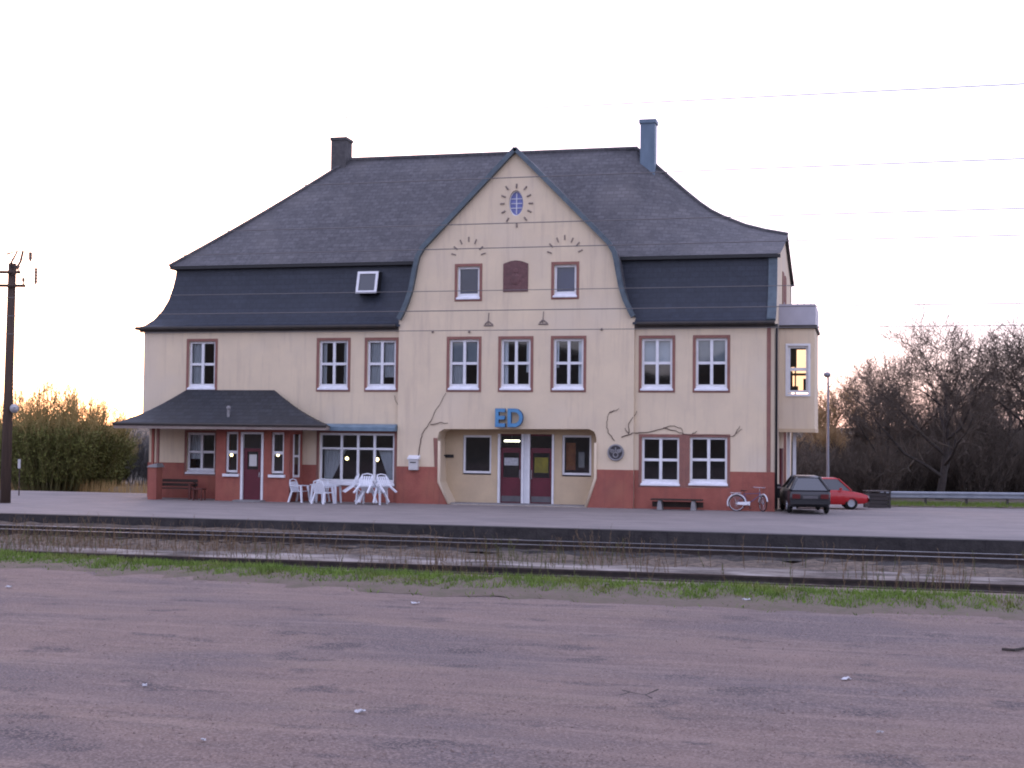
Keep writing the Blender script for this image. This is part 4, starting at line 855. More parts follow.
m.build("fork", "chrome", b)
m = MB(); hd = Vector((.38, 0, .98)); m.tube([(.41, 0, .78), hd], .013); lat = Vector((fax[0], fax[1], 0)); fwd_ = Vector((fax[1], -fax[0], 0))
m.tube([hd - lat * .28 - fwd_ * .22, hd - lat * .27, hd, hd + lat * .27, hd + lat * .28 - fwd_ * .22], .012); m.build("handlebar", "chrome", b)
m = MB(); m.ring(rw, (0, 1, 0), R_ + .035, .028, 20, 6, a0=math.radians(-10), a1=math.radians(200)); m.build("mudguard", "bike_white", b)
m = MB(); m.ring(fw, fax, R_ + .035, .026, 16, 6, a0=math.radians(10), a1=math.radians(170)); m.build("mudguard", "bike_white", b)
m = MB(); m.hexa([(-.50, -.07, .27), (.02, -.07, .24), (.02, -.045, .24), (-.50, -.045, .27)], [(-.50, -.07, .37), (.02, -.07, .40), (.02, -.045, .40), (-.50, -.045, .37)]); m.build("chain_guard", "bike_white", b, bevel=.01)
m = MB(); m.hexa([(-.36, -.09, .82), (-.10, -.03, .84), (-.10, .03, .84), (-.36, .09, .82)], [(-.37, -.10, .87), (-.09, -.02, .86), (-.09, .02, .86), (-.37, .10, .87)]); m.tube([ss, (-.24, 0, .83)], .014); m.build("saddle", "wood_dark", b)
m = MB(); m.box(-.78, -.34, -.06, .06, .74, .76); m.tube([(-.7, .05, .74), (rw[0], .06, .34)], .0098, 5); m.tube([(-.7, -.05, .74), (rw[0], -.06, .34)], .0075, 5); m.build("luggage_rack", "chrome", b)
m = MB(); m.tube([(-.08, -.1, .29), (.02, -.1, .14)], .01, 5); m.box(-.03, .07, -.19, -.1, .12, .145); m.tube([(-.08, .1, .29), (-.18, .1, .44)], .01, 5); m.box(-.23, -.13, .1, .19, .43, .455); m.build("pedals", "black_metal", b)
m = MB(); m.ball((rw[0] - .36, 0, .56), .03, mi=0); m.build("rear_light", "bike_red", b)

# ------------------------------------------------------------------ cars
def car(name, label, paint, loc, rz, L=4.1, W=1.64, H=1.38, kind='hatch', plate='plate_white'):
    t = thing(name, label, "car", loc, rz); hw = W / 2; hl = L / 2
    # body: stations along x (rear -> front): x, floor, belt height, half width
    S = [(-hl, .42, .70, hw * .86), (-hl + .06, .32, .80, hw * .94), (-hl + .35, .24, .86, hw), (-.9, .22, .88, hw), (.2, .22, .88, hw), (.95, .22, .86, hw), (1.35, .24, .80, hw * .98), (hl - .25, .27, .72, hw * .95), (hl - .04, .34, .64, hw * .9), (hl, .42, .58, hw * .86)]
    if kind == 'sedan': S[0] = (-hl, .42, .78, hw * .86); S[1] = (-hl + .06, .32, .86, hw * .94)
    V = []; fs = []
    for x, a, bt, w in S: V += [(x, -w * .92, a), (x, -w, a + .16), (x, -w, bt - .10), (x, -w * .93, bt), (x, w * .93, bt), (x, w, bt - .10), (x, w, a + .16), (x, w * .92, a)]
    for i in range(len(S) - 1):
        for k in range(8): fs.append((i * 8 + k, i * 8 + (k + 1) % 8, (i + 1) * 8 + (k + 1) % 8, (i + 1) * 8 + k))
    fs += [tuple(range(8)), tuple(range(len(V) - 1, len(V) - 9, -1))]
    m = MB(); m.add(V, fs)
    # roof and pillars belong to the painted shell
    if kind == 'sedan': B = [(-1.75, .88), (1.28, .86)]; T = [(-1.15, H), (.72, H)]
    else: B = [(-hl + .12, .86), (1.05, .86)]; T = [(-hl + .75, H), (.28, H)]
    wb, wt = hw * .91, hw * (.55 if kind == 'hatch' else .68)
    P = lambda x, w, z: (x, w, z)
    m.hexa([P(T[0][0] - .02, -wt, H - .06), P(T[1][0] + .03, -wt, H - .06), P(T[1][0] + .03, wt, H - .06), P(T[0][0] - .02, wt, H - .06)], [P(T[0][0] + .12, -wt * .9, H), P(T[1][0] - .1, -wt * .9, H), P(T[1][0] - .1, wt * .9, H), P(T[0][0] + .12, wt * .9, H)])
    for s in (-1, 1):
        for bx, tx, r in ((B[0][0], T[0][0], .055), (B[1][0], T[1][0], .04), (-.25, -.28, .035)): m.tube([(bx, s * wb, .85), (tx, s * wt, H - .04)], r, 6)
    body = m.build("body", paint, t, True); mod = body.modifiers.new("b", 'BEVEL'); mod.width = .03; mod.segments = 2; mod.limit_method = 'ANGLE'
    g = MB(); a, c = .012, .02
    V = [(B[0][0] + a, -wb + c, .85), (B[1][0] - a, -wb + c, .85), (B[1][0] - a, wb - c, .85), (B[0][0] + a, wb - c, .85)]; U2 = [(T[0][0] + a, -wt + c, H - .055), (T[1][0] - a, -wt + c, H - .055), (T[1][0] - a, wt - c, H - .055), (T[0][0] + a, wt - c, H - .055)]
    g.hexa(V, U2); g.build("windows", "carglass", t)
    for x in (-hl + .78, hl - .78):
        for s in (-1, 1):
            m = MB(); m.ring((x, s * (hw - .09), .29), (0, 1, 0), .22, .075, 22, 8, sq=1.1); w = m.build("wheel", "rubber", t, True)
            m = MB(); m.disc((x, s * (hw - .06), .29), (0, 1, 0), .17, .1, 16); m.ring((x, s * (hw - .01), .29), (0, 1, 0), .15, .02, 16, 5); m.build("hubcap", "hub", w)
    for x, d in ((-hl, -1), (hl, 1)):
        m = MB(); m.hexa([(x - .02, -hw * .93, .36), (x + .02 + 0 * d, -hw * .93, .36), (x + .02, hw * .93, .36), (x - .02, hw * .93, .36)], [(x - .02, -hw * .93, .50), (x + .02, -hw * .93, .50), (x + .02, hw * .93, .50), (x - .02, hw * .93, .50)])
        o = m.build("bumper", "black_metal", t); o.location.x = .05 * d
        m = MB(); m.box(x - .005, x + .005, -.26, .26, .40 if d > 0 else .56, .50 if d > 0 else .66); o = m.build("number_plate", plate, t); o.location.x = (.085 if d > 0 else .02) * d
        for s in (-1, 1):
            m = MB(); m.box(x - .05, x + .012 * d + .0, s * hw * .48, s * hw * .85, .52 if d > 0 else .56, .62 if d > 0 else .72); o = m.build("headlight" if d > 0 else "tail_light", "lamp_clear" if d > 0 else "tail_red", t); o.location.x = .012 * d
    m = MB(); m.box(hl - .03, hl + .006, -hw * .45, hw * .45, .53, .6); m.build("grille", "black_metal", t)
    for s in (-1, 1):
        m = MB(); m.box(.72, .84, s * (hw + .02), s * (hw + .16), .88, .98); m.build("mirror", paint, t, bevel=.015)
        for hx in (-.15,): m = MB(); m.box(hx, hx + .16, s * (hw + .0), s * (hw + .025), .72, .75); m.build("door_handle", "black_metal", t)
    return t
car("parked_car", "dark hatchback parked close against the right corner of the station", "car_black", (10.83, .45, 0), math.radians(99), L=3.9, W=1.5, H=1.34, plate='kick')
gx_, gy_ = gp(821, 64.5); car("parked_car", "red saloon car parked behind the dark hatchback, front towards the guard rail", "car_red", (gx_, gy_, gz(gx_, gy_)), PSI + math.radians(-6), L=4.1, W=1.64, H=1.42, kind='sedan')

# low slatted timber bin, guard rail, street lamp
gx_, gy_ = gp(877, 66); t = thing("timber_bin", "low dark slatted timber box between the red car and the guard rail", "bin", (gx_, gy_, gz(gx_, gy_)), PSI); t.scale = (1, 1, .86)
m = MB()
for k in range(4): m.box(-.5, .5, -.42, -.37, .03 + .2 * k, .2 + .2 * k); m.box(-.5, .5, .37, .42, .03 + .2 * k, .2 + .2 * k); m.box(-.5, -.45, -.37, .37, .03 + .2 * k, .2 + .2 * k); m.box(.45, .5, -.37, .37, .03 + .2 * k, .2 + .2 * k)
m.build("slats", "timber", t)
for a in (-.53, .45):
    for q in (-.46, .38): m = MB(); m.box(a, a + .08, q, q + .08, 0, .88); m.build("post", "timber", t)
m = MB(); m.box(-.55, .55, -.47, .47, .88, .93); m.build("lid", "timber", t)
q0 = np.array(gp(884, 68.5)); q1 = np.array(gp(1120, 68.5)); L = float(np.linalg.norm(q1 - q0)); ang = math.atan2(*(q1 - q0)[::-1])
gr = thing("guard_rail", "long silver steel guard rail at the far edge of the car park", "guard rail", (q0[0], q0[1], -.58), ang)
m = MB(); pr_ = [(0, .42), (-.05, .46), (-.05, .53), (0, .57), (-.0, .60), (-.05, .64), (-.05, .71), (0, .75)]
m.add([(x, y, z) for x in (-.2, L) for y, z in pr_], [(i, i + 1, 8 + i + 1, 8 + i) for i in range(7)]); m.build("beam", "galv", gr)
for i in range(int(L / 2) + 1): m = MB(); m.box(2 * i, 2 * i + .1, .02, .12, -.1, .66); m.build("post", "timber", gr)
vs = []; fs = []
for i in range(60):
    uu = 872 + i * 5
    for D in (67.0, 67.6, 69.5, 72, 80): x, y = gp(uu, D + (.25 * math.sin(i * 1.3) if D < 67.5 else 0)); vs.append((x, y, gz(x, y) + (.02 if D < 67.5 else .07)))
    if i: fs += [((i - 1) * 5 + k, i * 5 + k, i * 5 + k + 1, (i - 1) * 5 + k + 1) for k in range(4)]
tag(link_mesh("verge_strip", vs, fs, "verge_soil"), kind="structure")
T = []
for i in range(9000):
    x, y = gp(rng.uniform(872, 1160), rng.uniform(67.1, 71.5)); z = gz(x, y) + .04; h = rng.uniform(.06, .22); q = rng.random() * 3; w = .016; T.append([(x - w * math.cos(q), y - w * math.sin(q), z), (x + w * math.cos(q), y + w * math.sin(q), z), (x + rng.gauss(0, .05), y, z + h)])
tag(tri_mesh("bank_grass", T, "grass"), kind="stuff")
gx_, gy_ = gp(828, 70); g0 = gz(gx_, gy_); hz = float((CP + ray(828, 377) * 70)[2])
lp = thing("street_lamp", "slim grey street lamp behind the red car", "street lamp", (gx_, gy_, g0))
m = MB(); m.tube([(0, 0, -.05), (0, 0, 1.0), (0, 0, hz - g0)], [.085, .075, .05], 8); m.build("pole", "lamp_grey", lp)
m = MB(); m.tube([(0, 0, hz - g0), (-.05, -.02, hz - g0 + .12)], [.05, .05], 8); m.ball((-.05, -.05, hz - g0 + .12), .19, .19, .14); m.build("lamp_head", "lamp_grey", lp, True)

# ------------------------------------------------------------------ wooden pole at the left
up_ = thing("utility_pole", "tall weathered wooden line pole with crossarms at the platform's left end", "pole", (-17.85, -6.6, 0))
m = MB(); m.tube([(0, 0, -.3), (.03, 0, 4), (.07, 0, 8.9)], [.20, .17, .145], 12); m.build("pole", "pole_wood", up_, True)
m = MB(); a = Vector((math.cos(PSI), math.sin(PSI), 0))
def ap(d, z, o=0): return tuple(a * d + Vector((.07, -.2 - o, z)))
def ins(d, z): 
    i_ = MB(); p = Vector(ap(d, z)); i_.tube([p, p + Vector((0, 0, .12)), p + Vector((0, 0, .14)), p + Vector((0, 0, .26))], [.03, .03, .065, .05], 8); i_.build("insulator", "porcelain", up_)
for z, d0, d1 in ((8.05, -.9, .62), (8.55, -.75, .42)):
    c = MB(); c.tube([ap(d0, z), ap(d1, z)], .06, 6); c.build("crossarm", "pole_wood", up_)
    for d in (d0 + .1, d1 - .08): ins(d, z + .04)
m.tube([ap(.12, 8.45), ap(.42, 8.95), ap(.50, 9.35)], .045, 6); m.build("brace", "pole_wood", up_)
m = MB(); m.tube([ap(.02, 8.8), ap(.30, 9.35), ap(-.1, 9.22)], .04, 6); m.build("brace", "pole_wood", up_)
m = MB(); m.tube([ap(.05, 8.75), ap(1.0, 8.78)], .014, 5); m.build("stay_rod", "black_metal", up_)
for d, z0, z1 in ((1.0, 8.15, 8.72), (.78, 9.0, 9.3)):
    i_ = MB(); i_.tube([ap(d, z0 - .05), ap(d, z0), ap(d, z1)], [.02, .05, .05], 8)
    for k in range(5): i_.disc(ap(d, z0 + .06 + (z1 - z0 - .1) * k / 4), (0, 0, 1), .075, .03, 10)
    if z0 > 8.5: i_.tube([ap(.4, 9.33), ap(d, 9.32), ap(d, z1)], .012, 5)
    i_.build("insulator", "porcelain", up_)
sp_ = thing("loudspeaker", "round pale loudspeaker fixed to the right side of the wooden pole", "loudspeaker", (-17.42, -6.75, 3.5), PSI); sp_.scale = (.62, .62, .62)
m = MB(); m.tube([(0, .2, 0), (0, .0, 0), (0, -.16, 0)], [.1, .14, .27], 16); m.build("horn", "sign_white", sp_, True); m = MB(); m.disc((0, -.14, 0), (0, 1, 0), .09, .05, 12); m.build("centre_cap", "emblem_rim", sp_); m = MB(); m.tube([(-.4, .12, 0), (0, .15, 0)], .025, 5); m.build("bracket", "black_metal", sp_)
pn = thing("notice_plate", "small white plate on a thin stake right of the wooden pole", "notice", (*gp(20, 58)[:2], 0)); m = MB(); m.box(-.06, .06, -.02, .0, 1.12, 1.5); m.build("plate", "sign_white", pn); m = MB(); m.tube([(0, .02, -.1), (0, .02, 1.5)], .025, 5); m.build("stake", "wood_dark", pn)

# ------------------------------------------------------------------ trees
def grow(seed, H, spread, clear=.22, trunk_r=.16, kids_=(9, 7, 6, 5), lens=(.42, .24, .13, .075), angs=(.95, .8, .8, .8), up=.25, tip=.0125, round_=True, lead=.62):
    rg = random.Random(seed); big_, fine = [], []
    def seg(p, q, a, b, lv): (big_ if lv <= 1 else fine).append((*p, *q, a, b))
    def branch(p, d, L, r, lv):
        n = 5 if lv == 0 else 4 if lv < 3 else 2; pts = [p]; dd = d.copy(); r1 = r * .28 if lv < 3 else tip * .7
        for i in range(n):
            w = .16 if lv == 0 else .22
            dd = (dd + Vector((rg.gauss(0, w), rg.gauss(0, w), rg.gauss(0, w) + (up * .3 if lv else 0)))).normalized(); q = pts[-1] + dd * (L / n)
            seg(pts[-1], q, r + (r1 - r) * i / n, r + (r1 - r) * (i + 1) / n, lv); pts.append(q)
        if lv >= len(kids_): return
        k = kids_[lv]; ph = rg.random() * 6.28
        for j in range(k):
            t = clear + (1 - clear) * (j + rg.random()) / k if lv == 0 else .2 + .8 * (j + rg.random()) / k
            t = min(t, .995); i = min(n - 1, int(t * n)); f = t * n - i; q = pts[i].lerp(pts[i + 1], f); ax = (pts[i + 1] - pts[i]).normalized()
            ph += 2.4 + rg.uniform(-.4, .4); e1 = ax.orthogonal().normalized(); e2 = ax.cross(e1); a = angs[lv] * rg.uniform(.7, 1.2)
            nd = (ax * math.cos(a) + (e1 * math.cos(ph) + e2 * math.sin(ph)) * math.sin(a)).normalized()
            LL = H * lens[lv] * rg.uniform(.65, 1.2)
            if lv == 0: LL *= spread * (1.15 - .75 * t if round_ else 1)
            else: LL *= spread ** .5 * (1.15 - .5 * t)
            branch(q, nd, LL, max(tip, (r + (r1 - r) * t) * .6), lv + 1)
    branch(Vector((0, 0, -.2)), Vector((rg.gauss(0, .03), rg.gauss(0, .03), 1)), H * lead, trunk_r, 0); return big_, fine
def make_tree(name, label, cat, group, loc, segs, bark, twig, rz=0, sc_=1):
    t = thing(name, label, cat, loc, rz, group); t.scale = (sc_, sc_, sc_); seg_mesh("trunk", segs[0], 6, bark, t); seg_mesh("crown", segs[1], 3, twig, t); return t
def plant(o, u, D, label, s=1, rz=0, sz=None, group=None):
    x, y = gp(u, D); o.location = (x, y, gz(x, y) - .05); o.scale = (s, s, sz or s); o.rotation_euler = (0, 0, rz); o["label"] = label
    if group: o["group"] = group
    return o
GT = "bare trees beyond the car park"
oakA = make_tree("bare_tree", "x", "tree", GT, (0, 0, 0), grow(11, 11, 1.0, .14, .26, (13, 9, 7, 6), (.62, .29, .16, .085), (.95, .75, .8, .8), up=.4, lead=.66, tip=.0105), "bark", "twig")
oakB = make_tree("bare_tree", "x", "tree", GT, (0, 0, 0), grow(23, 11, .9, .18, .2, (13, 9, 7, 6), (.58, .27, .15, .085), (.85, .75, .8, .8), up=.45, lead=.68, tip=.0105), "bark", "twig")
slim = make_tree("bare_tree", "x", "tree", GT, (0, 0, 0), grow(31, 8, .6, .12, .11, (15, 8, 6, 4), (.46, .22, .13, .08), (.6, .7, .8, .8), up=.6, lead=.7, tip=.011), "bark", "twig")
plant(oakA, 938, 76, "large bare oak with wide crown above the middle of the guard rail", .92, .4)
plant(oakB, 1044, 76, "tall bare tree cut by the right edge of the picture", 1.04, 1.0)
plant(copy_tree(oakB), 986, 84, "bare tree between the large oak and the tall tree at the right edge", .62, 2.0)
plant(copy_tree(oakA), 893, 86, "mid height bare tree left of the large oak", .80, 3.3)
plant(copy_tree(oakB), 962, 90, "bare tree standing close behind the right half of the large oak", .66, 4.0)
plant(copy_tree(oakA), 1012, 92, "bare tree half hidden behind the tall tree at the right edge", .80, 5.1)
plant(copy_tree(slim), 915, 92, "slender bare tree behind the left half of the large oak", 1.0, 1)
plant(copy_tree(slim), 868, 88, "slender bare tree above the timber bin", .74, 2)
plant(slim, 852, 82, "low slender bare tree just left of the timber bin", .50, 3)
pale = make_tree("pale_willow", "x", "tree", "pale trees behind the street lamp", (0, 0, 0), grow(47, 8, .62, .1, .11, (14, 8, 5, 4), (.46, .24, .15, .09), (.6, .55, .6, .6), up=.35, tip=.012, lead=.66), "bark", "twig_pale_glow")
plant(pale, 839, 98, "rounded pale yellow tree directly behind the street lamp", 1.08, 0)
plant(copy_tree(pale), 820, 100, "pale yellow tree peeping out beside the bay window", .84, 2)
plant(copy_tree(pale), 858, 104, "lower pale yellow tree right of the street lamp", .82, 4)
# understorey bushes
GB = "dark bushes along the edge of the wood"
def shrub(seed, H, W, n, twist=.25, r=.014, sub=5, lean=.5):
    rg = random.Random(seed); s = []
    for i in range(n):
        a = rg.random() * 6.28; q = math.sqrt(rg.random()) * W * .35; p = Vector((q * math.cos(a), q * math.sin(a), -.1)); d = Vector((math.cos(a) * lean * q / (W * .35), math.sin(a) * lean * q / (W * .35), 1)).normalized(); L = H * rg.uniform(.6, 1.1) * (1 - .25 * (q / (W * .35)) ** 2); k = 6
        for j in range(k):
            d = (d + Vector((rg.gauss(0, twist * .4), rg.gauss(0, twist * .4), .05))).normalized(); p2 = p + d * (L / k); s.append((*p, *p2, r * (1 - .75 * j / k), r * (1 - .75 * (j + 1) / k)))
            if j > 0:
                for _ in range(rg.randint(sub // 2, sub)):
                    dd = (d + Vector((rg.gauss(0, .5), rg.gauss(0, .5), rg.gauss(.2, .3)))).normalized(); t = rg.random(); b0 = p.lerp(p2, t); l2 = L * rg.uniform(.08, .2); b1 = b0 + dd * l2; s.append((*b0, *b1, r * .5, r * .3))
                    for _ in range(2): d3 = (dd + Vector((rg.gauss(0, .5), rg.gauss(0, .5), rg.gauss(.1, .3)))).normalized(); bm_ = b0.lerp(b1, rg.random()); b2 = bm_ + d3 * l2 * .7; s.append((*bm_, *b2, r * .4, r * .25))
            p = p2
    return s
def make_shrub(name, label, group, segs, m):
    t = thing(name, label, "bush", group=group); k = max(1, int(len(segs) * .02)); seg_mesh("stems", [q for q in segs if q[6] >= segs[0][6] * .6] or segs[:k], 4, m if isinstance(m, str) else m[0], t); seg_mesh("twigs", [q for q in segs if q[6] < segs[0][6] * .6], 3, m if isinstance(m, str) else m[1], t); return t
bA = make_shrub("bare_bush", "x", GB, shrub(3, 4.6, 4.2, 70, .3, .034, 7), ("bark", "twig")); bB = make_shrub("bare_bush", "x", GB, shrub(5, 4.2, 3.6, 65, .35, .03, 7), ("bark", "twig"))
spots = [(797, 74, "dark bush right behind the dark hatchback, beside the station corner"), (818, 80, "dark bush in front of the pale trees left of the street lamp"), (845, 78, "dark bush above the roof of the red car"), (872, 76, "dark bush above the timber bin"), (896, 80, "dark bush behind the left end of the guard rail"), (921, 83, "dark bush left of the oak trunk"), (948, 81, "dark bush just right of the oak trunk"), (975, 79, "dark bush behind the guard rail between oak and edge tree"), (1003, 82, "dark bush left of the tree at the right edge"), (1030, 83, "dark bush cut by the right edge of the picture")]
for i, (u, D, lab) in enumerate(spots):
    src = (bA, bB)[i % 2]; o = src if i < 2 else copy_tree(src); plant(o, u, D, lab, [.72, .70, .66, .74, .76, .8, .74, .84, .8, .8][i], i * 1.3)
# the wood behind reads as one dark mass
S = []
for i in range(900):
    u = rng.uniform(775, 1090); D = rng.uniform(92, 118); x, y = gp(u, D); z = gz(x, y); h = rng.uniform(2.2, 4.2) * (.62 if u < 875 else .9); p = Vector((x, y, z - .1)); d = Vector((rng.gauss(0, .06), rng.gauss(0, .06), 1)).normalized()
    for j in range(4):
        d = (d + Vector((rng.gauss(0, .08), rng.gauss(0, .08), .05))).normalized(); p2 = p + d * h / 4; S.append((*p, *p2, .045 * (1 - j / 4.6), .045 * (1 - (j + 1) / 4.6)))
        for _ in range(9):
            b0 = p.lerp(p2, rng.random()); dd = (d + Vector((rng.gauss(0, .9), rng.gauss(0, .9), rng.gauss(.1, .5)))).normalized(); b1 = b0 + dd * rng.uniform(.3, .9); S.append((*b0, *b1, .016, .008))
            for _ in range(2): c0 = b0.lerp(b1, rng.random()); c1 = c0 + (dd + Vector((rng.gauss(0, .7), rng.gauss(0, .7), rng.gauss(.1, .5)))).normalized() * rng.uniform(.2, .5); S.append((*c0, *c1, .010, .006))
        p = p2
tag(seg_mesh("far_wood", S, 3, "twig"), kind="stuff")
# left: leafing willows whose upright shoots carry the sunset glow as colour, grey thicket beyond
GW = "willow bushes left of the station"
def willow(seed, H, W, label):
    s = shrub(seed, H, W, 300, .10, .023, 4, .42); t = thing("willow_bush", label, "bush", group=GW)
    rq = random.Random(seed); lowq, high = [], []
    for q in s: (lowq if q[5] < H * .62 + rq.gauss(0, .25) else high).append(q)
    seg_mesh("stems", lowq, 3, "willow_olive", t); seg_mesh("shoots", high, 3, "willow_twig_glow", t)
    rg = np.random.default_rng(seed); a = np.array([q for q in s if q[6] < .0125]); ztop = H * .60
    a = a[a[:, 5] < ztop + rg.normal(0, .25, len(a))]; k = 4; C_3 = np.repeat(a[:, :3], k, 0) + (np.repeat(a[:, 3:6] - a[:, :3], k, 0)) * rg.random((len(a) * k, 1)); n = len(C_3)
    A = rg.normal(0, 1, (n, 3)); A /= np.linalg.norm(A, axis=1)[:, None]; Bv = np.cross(A, rg.normal(0, 1, (n, 3))); Bv /= np.linalg.norm(Bv, axis=1)[:, None]
    T = np.stack([C_3, C_3 + A * .12 + Bv * .036, C_3 + A * .12 - Bv * .036], 1); tri_mesh("leaves", T, "willow_leaf", t); return t
w1 = willow(61, 5.6, 4.6, "x"); plant(w1, 50, 72, "yellow green willow bush beside the wooden pole with glow-tinted shoots", 1.0, 0)
w2 = willow(67, 5.2, 4.2, "x"); plant(w2, 84, 75, "yellow green willow bush nearer the station porch with glow-tinted shoots", .98, 1)
plant(copy_tree(w2), 18, 76, "willow bush half hidden behind the wooden pole", .90, 2.5); plant(copy_tree(w1), 108, 86, "lower dull willow bush right beside the porch roof tip", .62, 4)
gb = make_shrub("grey_thicket", "low grey leafless thicket between the willows and the station", None, shrub(71, 4.4, 6.0, 90, .3, .022, 6), "grey_twig"); plant(gb, 132, 88, gb["label"], .9)
S = []
for i in range(1900):
    u = rng.uniform(-420, 790); D = rng.uniform(100, 125); x, y = gp(u, D); z = gz(x, y); h = rng.uniform(1.8, 3.2); p = Vector((x, y, z - .1)); p2 = p + Vector((rng.gauss(0, .2), rng.gauss(0, .2), h)); S.append((*p, *p2, .03, .008))
    for _ in range(26):
        b0 = p.lerp(p2, rng.random()); dd = Vector((rng.gauss(0, .8), rng.gauss(0, .8), rng.gauss(.3, .5))).normalized(); b1 = b0 + dd * rng.uniform(.3, .9); S.append((*b0, *b1, .014, .007))
tag(seg_mesh("far_thicket", S, 3, "grey_twig"), kind="stuff")
S = []
for i in range(3500):
    x = rng.uniform(-60, -17); y = 11.6 + rng.uniform(0, 1.6); z = gz(x, y); h = rng.uniform(.35, .75); S.append((x, y, z - .05, x + rng.gauss(0, .08), y + rng.gauss(0, .08), z + h, .014, .004))
tag(seg_mesh("dry_reeds", S, 3, "reed"), kind="stuff")

# ------------------------------------------------------------------ grass, weeds, stones, litter
def clump(x, y): return .5 + .5 * math.sin(x * 1.9 + 3 * math.sin(y * 1.1)) * math.sin(y * 2.3 + x * .6)
n = 0; T = []
while n < 62000:
    x = rng.uniform(-24, 24); a, b_ = vtop(x), vbot(x); t = rng.uniform(.02, 1.22); 
    if rng.random() > (.25 + .75 * clump(x * .8, t * 3 + x * .2)) * (1 - .9 * smooth(.72, 1.0, t)) * (1 - smooth(1.0, 1.22, t)) * (.35 + .65 * smooth(0, .3, t)): continue
    y = a + (b_ - a) * t; z = -.42 + .42 * smooth(0, .45, t); h = rng.uniform(.04, .13) * (1 - .45 * smooth(.6, 1.05, t)); w = rng.uniform(.008, .016); q = rng.random() * 3.14; lx_, ly_ = rng.gauss(0, .05), rng.gauss(0, .05)
    T.append([(x - w * math.cos(q), y - w * math.sin(q), z - .02), (x + w * math.cos(q), y + w * math.sin(q), z - .02), (x + lx_, y + ly_, z + h)]); n += 1
tag(tri_mesh("verge_grass", T, "grass"), kind="stuff")
def weeds(name, n, m, y0, y1, hmin, hmax, dens, seed, twig=4):
    rg = random.Random(seed); S = []; c = 0
    while c < n:
        x = rg.uniform(-26, 26); y = rg.uniform(y0, y1)
        if rg.random() > dens(x, y): continue
        c += 1; h = rg.uniform(hmin, hmax); p = Vector((x, y, -.4)); d = Vector((rg.gauss(0, .12), rg.gauss(0, .12), 1)).normalized()
        for j in range(3):
            p2 = p + d * h / 3; S.append((*p, *p2, .007 * (1 - j * .25), .007 * (1 - (j + 1) * .25)))
            for _ in range(twig): b0 = p.lerp(p2, rg.random()); b1 = b0 + (d + Vector((rg.gauss(0, .45), rg.gauss(0, .45), .2))).normalized() * h * rg.uniform(.08, .22); S.append((*b0, *b1, .004, .002))
            p = p2; d = (d + Vector((rg.gauss(0, .12), rg.gauss(0, .12), 0))).normalized()
    tag(seg_mesh(name, S, 3, m), kind="stuff")
dn = lambda x, y: max(.04, math.sin(x * .9 + 1.2) * math.sin(x * .37 + y * .4) + .25 * math.sin(x * 3.1)) 
weeds("dry_weeds", 800, "dry_weed", -25.2, -17.3, .25, .85, dn, 5)
weeds("green_weeds", 500, "green_weed", -25.0, -17.5, .15, .65, lambda x, y: max(.03, math.sin(x * .7 + 4) * math.sin(x * .23 + y * .3)), 8, 6)
weeds("weeds_left", 600, "dry_weed", -23.5, -14.5, .2, .7, lambda x, y: smooth(6, -6, x), 9)
T = []
for i in range(26000):
    x = rng.uniform(-26, 2 + 8 * rng.random()); y = rng.uniform(-22.5, -16.6)
    if rng.random() > smooth(5, -7, x) * .5 * clump(x * .5, y): continue
    z = -.39; h = rng.uniform(.05, .2); w = .01; q = rng.random() * 3.14; T.append([(x - w * math.cos(q), y - w * math.sin(q), z), (x + w * math.cos(q), y + w * math.sin(q), z), (x + rng.gauss(0, .06), y + rng.gauss(0, .06), z + h)])
tag(tri_mesh("dry_grass", T, "dry_weed"), kind="stuff")
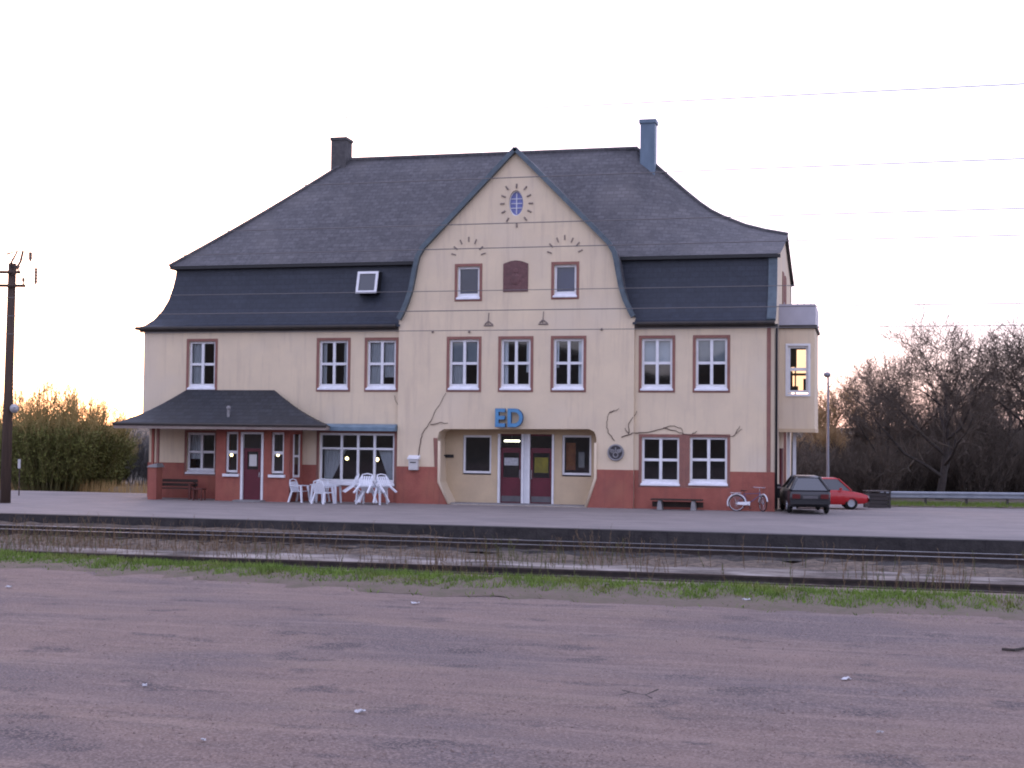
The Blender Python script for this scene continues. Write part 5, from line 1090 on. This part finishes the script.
# loose stones on the lot
st_v = []; st_f = []; base_f = [(0, 2, 4), (2, 1, 4), (1, 3, 4), (3, 0, 4), (2, 0, 5), (1, 2, 5), (3, 1, 5), (0, 3, 5)]
for i in range(9000):
    u, v = rng.uniform(-20, 1044), 595 + 180 * rng.random() ** .8; q = on_z(u, v, 0); x, y = float(q[0]), float(q[1])
    if y > vbot(x) + .2: continue
    r = .006 + .012 * rng.random() ** 4 + (.02 * rng.random() if rng.random() < .006 else 0); k = len(st_v); a = rng.random() * 3
    for dx, dy, dz in ((1, 0, 0), (-1, 0, 0), (0, 1, 0), (0, -1, 0), (0, 0, .7), (0, 0, -.7)):
        j = rng.uniform(.7, 1.3) * r; st_v.append((x + (dx * math.cos(a) - dy * math.sin(a)) * j, y + (dx * math.sin(a) + dy * math.cos(a)) * j, lz(x, y) + dz * j))
    st_f += [tuple(k + e for e in f) for f in base_f]
tag(link_mesh("loose_stones", st_v, st_f, "pebble"), kind="stuff")
def scrap(u, v, w, h, label, seed):
    rg = random.Random(seed); q = on_z(u, v, .02); x, y = float(q[0]), float(q[1]); V = []; N = 5
    for j in range(N):
        for i in range(N): V.append((w * (i / (N - 1) - .5) + rg.uniform(-.01, .01), w * .6 * (j / (N - 1) - .5) + rg.uniform(-.01, .01), max(.004, rg.uniform(0, h))))
    o = link_mesh("paper_scrap", V, [(j * N + i, j * N + i + 1, (j + 1) * N + i + 1, (j + 1) * N + i) for j in range(N - 1) for i in range(N - 1)], "paper"); o.location = (x, y, lz(x, y) + .01 if v > 600 else .012); o.rotation_euler = (0, 0, rg.random() * 6); tag(o, label, "litter", "scraps of litter on the gravel")
for i, a in enumerate([(415, 604, .17, .06, "white paper scrap on the gravel just below the grass, under the entrance"), (746, 600, .20, .06, "white paper scrap in the grass below the bicycle"), (1000, 617, .22, .07, "white paper scrap at the grass edge far to the right"), (360, 711.5, .12, .05, "small white scrap in the near gravel left of centre"), (846, 679, .15, .04, "white scrap alone in the middle of the gravel to the right"), (145, 684, .10, .05, "small white scrap in the gravel on the left side"), (880, 732, .09, .05, "small white scrap in the near gravel at the lower right"), (203, 741, .08, .04, "tiny white scrap in the nearest gravel at the lower left"), (9, 587, .16, .05, "white scrap at the far left below the grass")]): scrap(a[0], a[1], a[2] * .75, a[3] * .7, a[4], seed=i)
def stick(pts, r, label):
    m = MB()
    for P in pts: m.tube([tuple(on_z(u, v, r)) for u, v in P], r, 5)
    tag(m.build("fallen_twig", "bark"), label, "twig")
stick([[(616, 697), (630, 693), (645, 696), (658, 690)], [(630, 693), (622, 691)], [(645, 696), (652, 699)]], .014, "forked dark twig lying on the near gravel"); stick([[(1002, 649), (1014, 650), (1026, 648)]], .02, "dark stick on the gravel at the right edge")
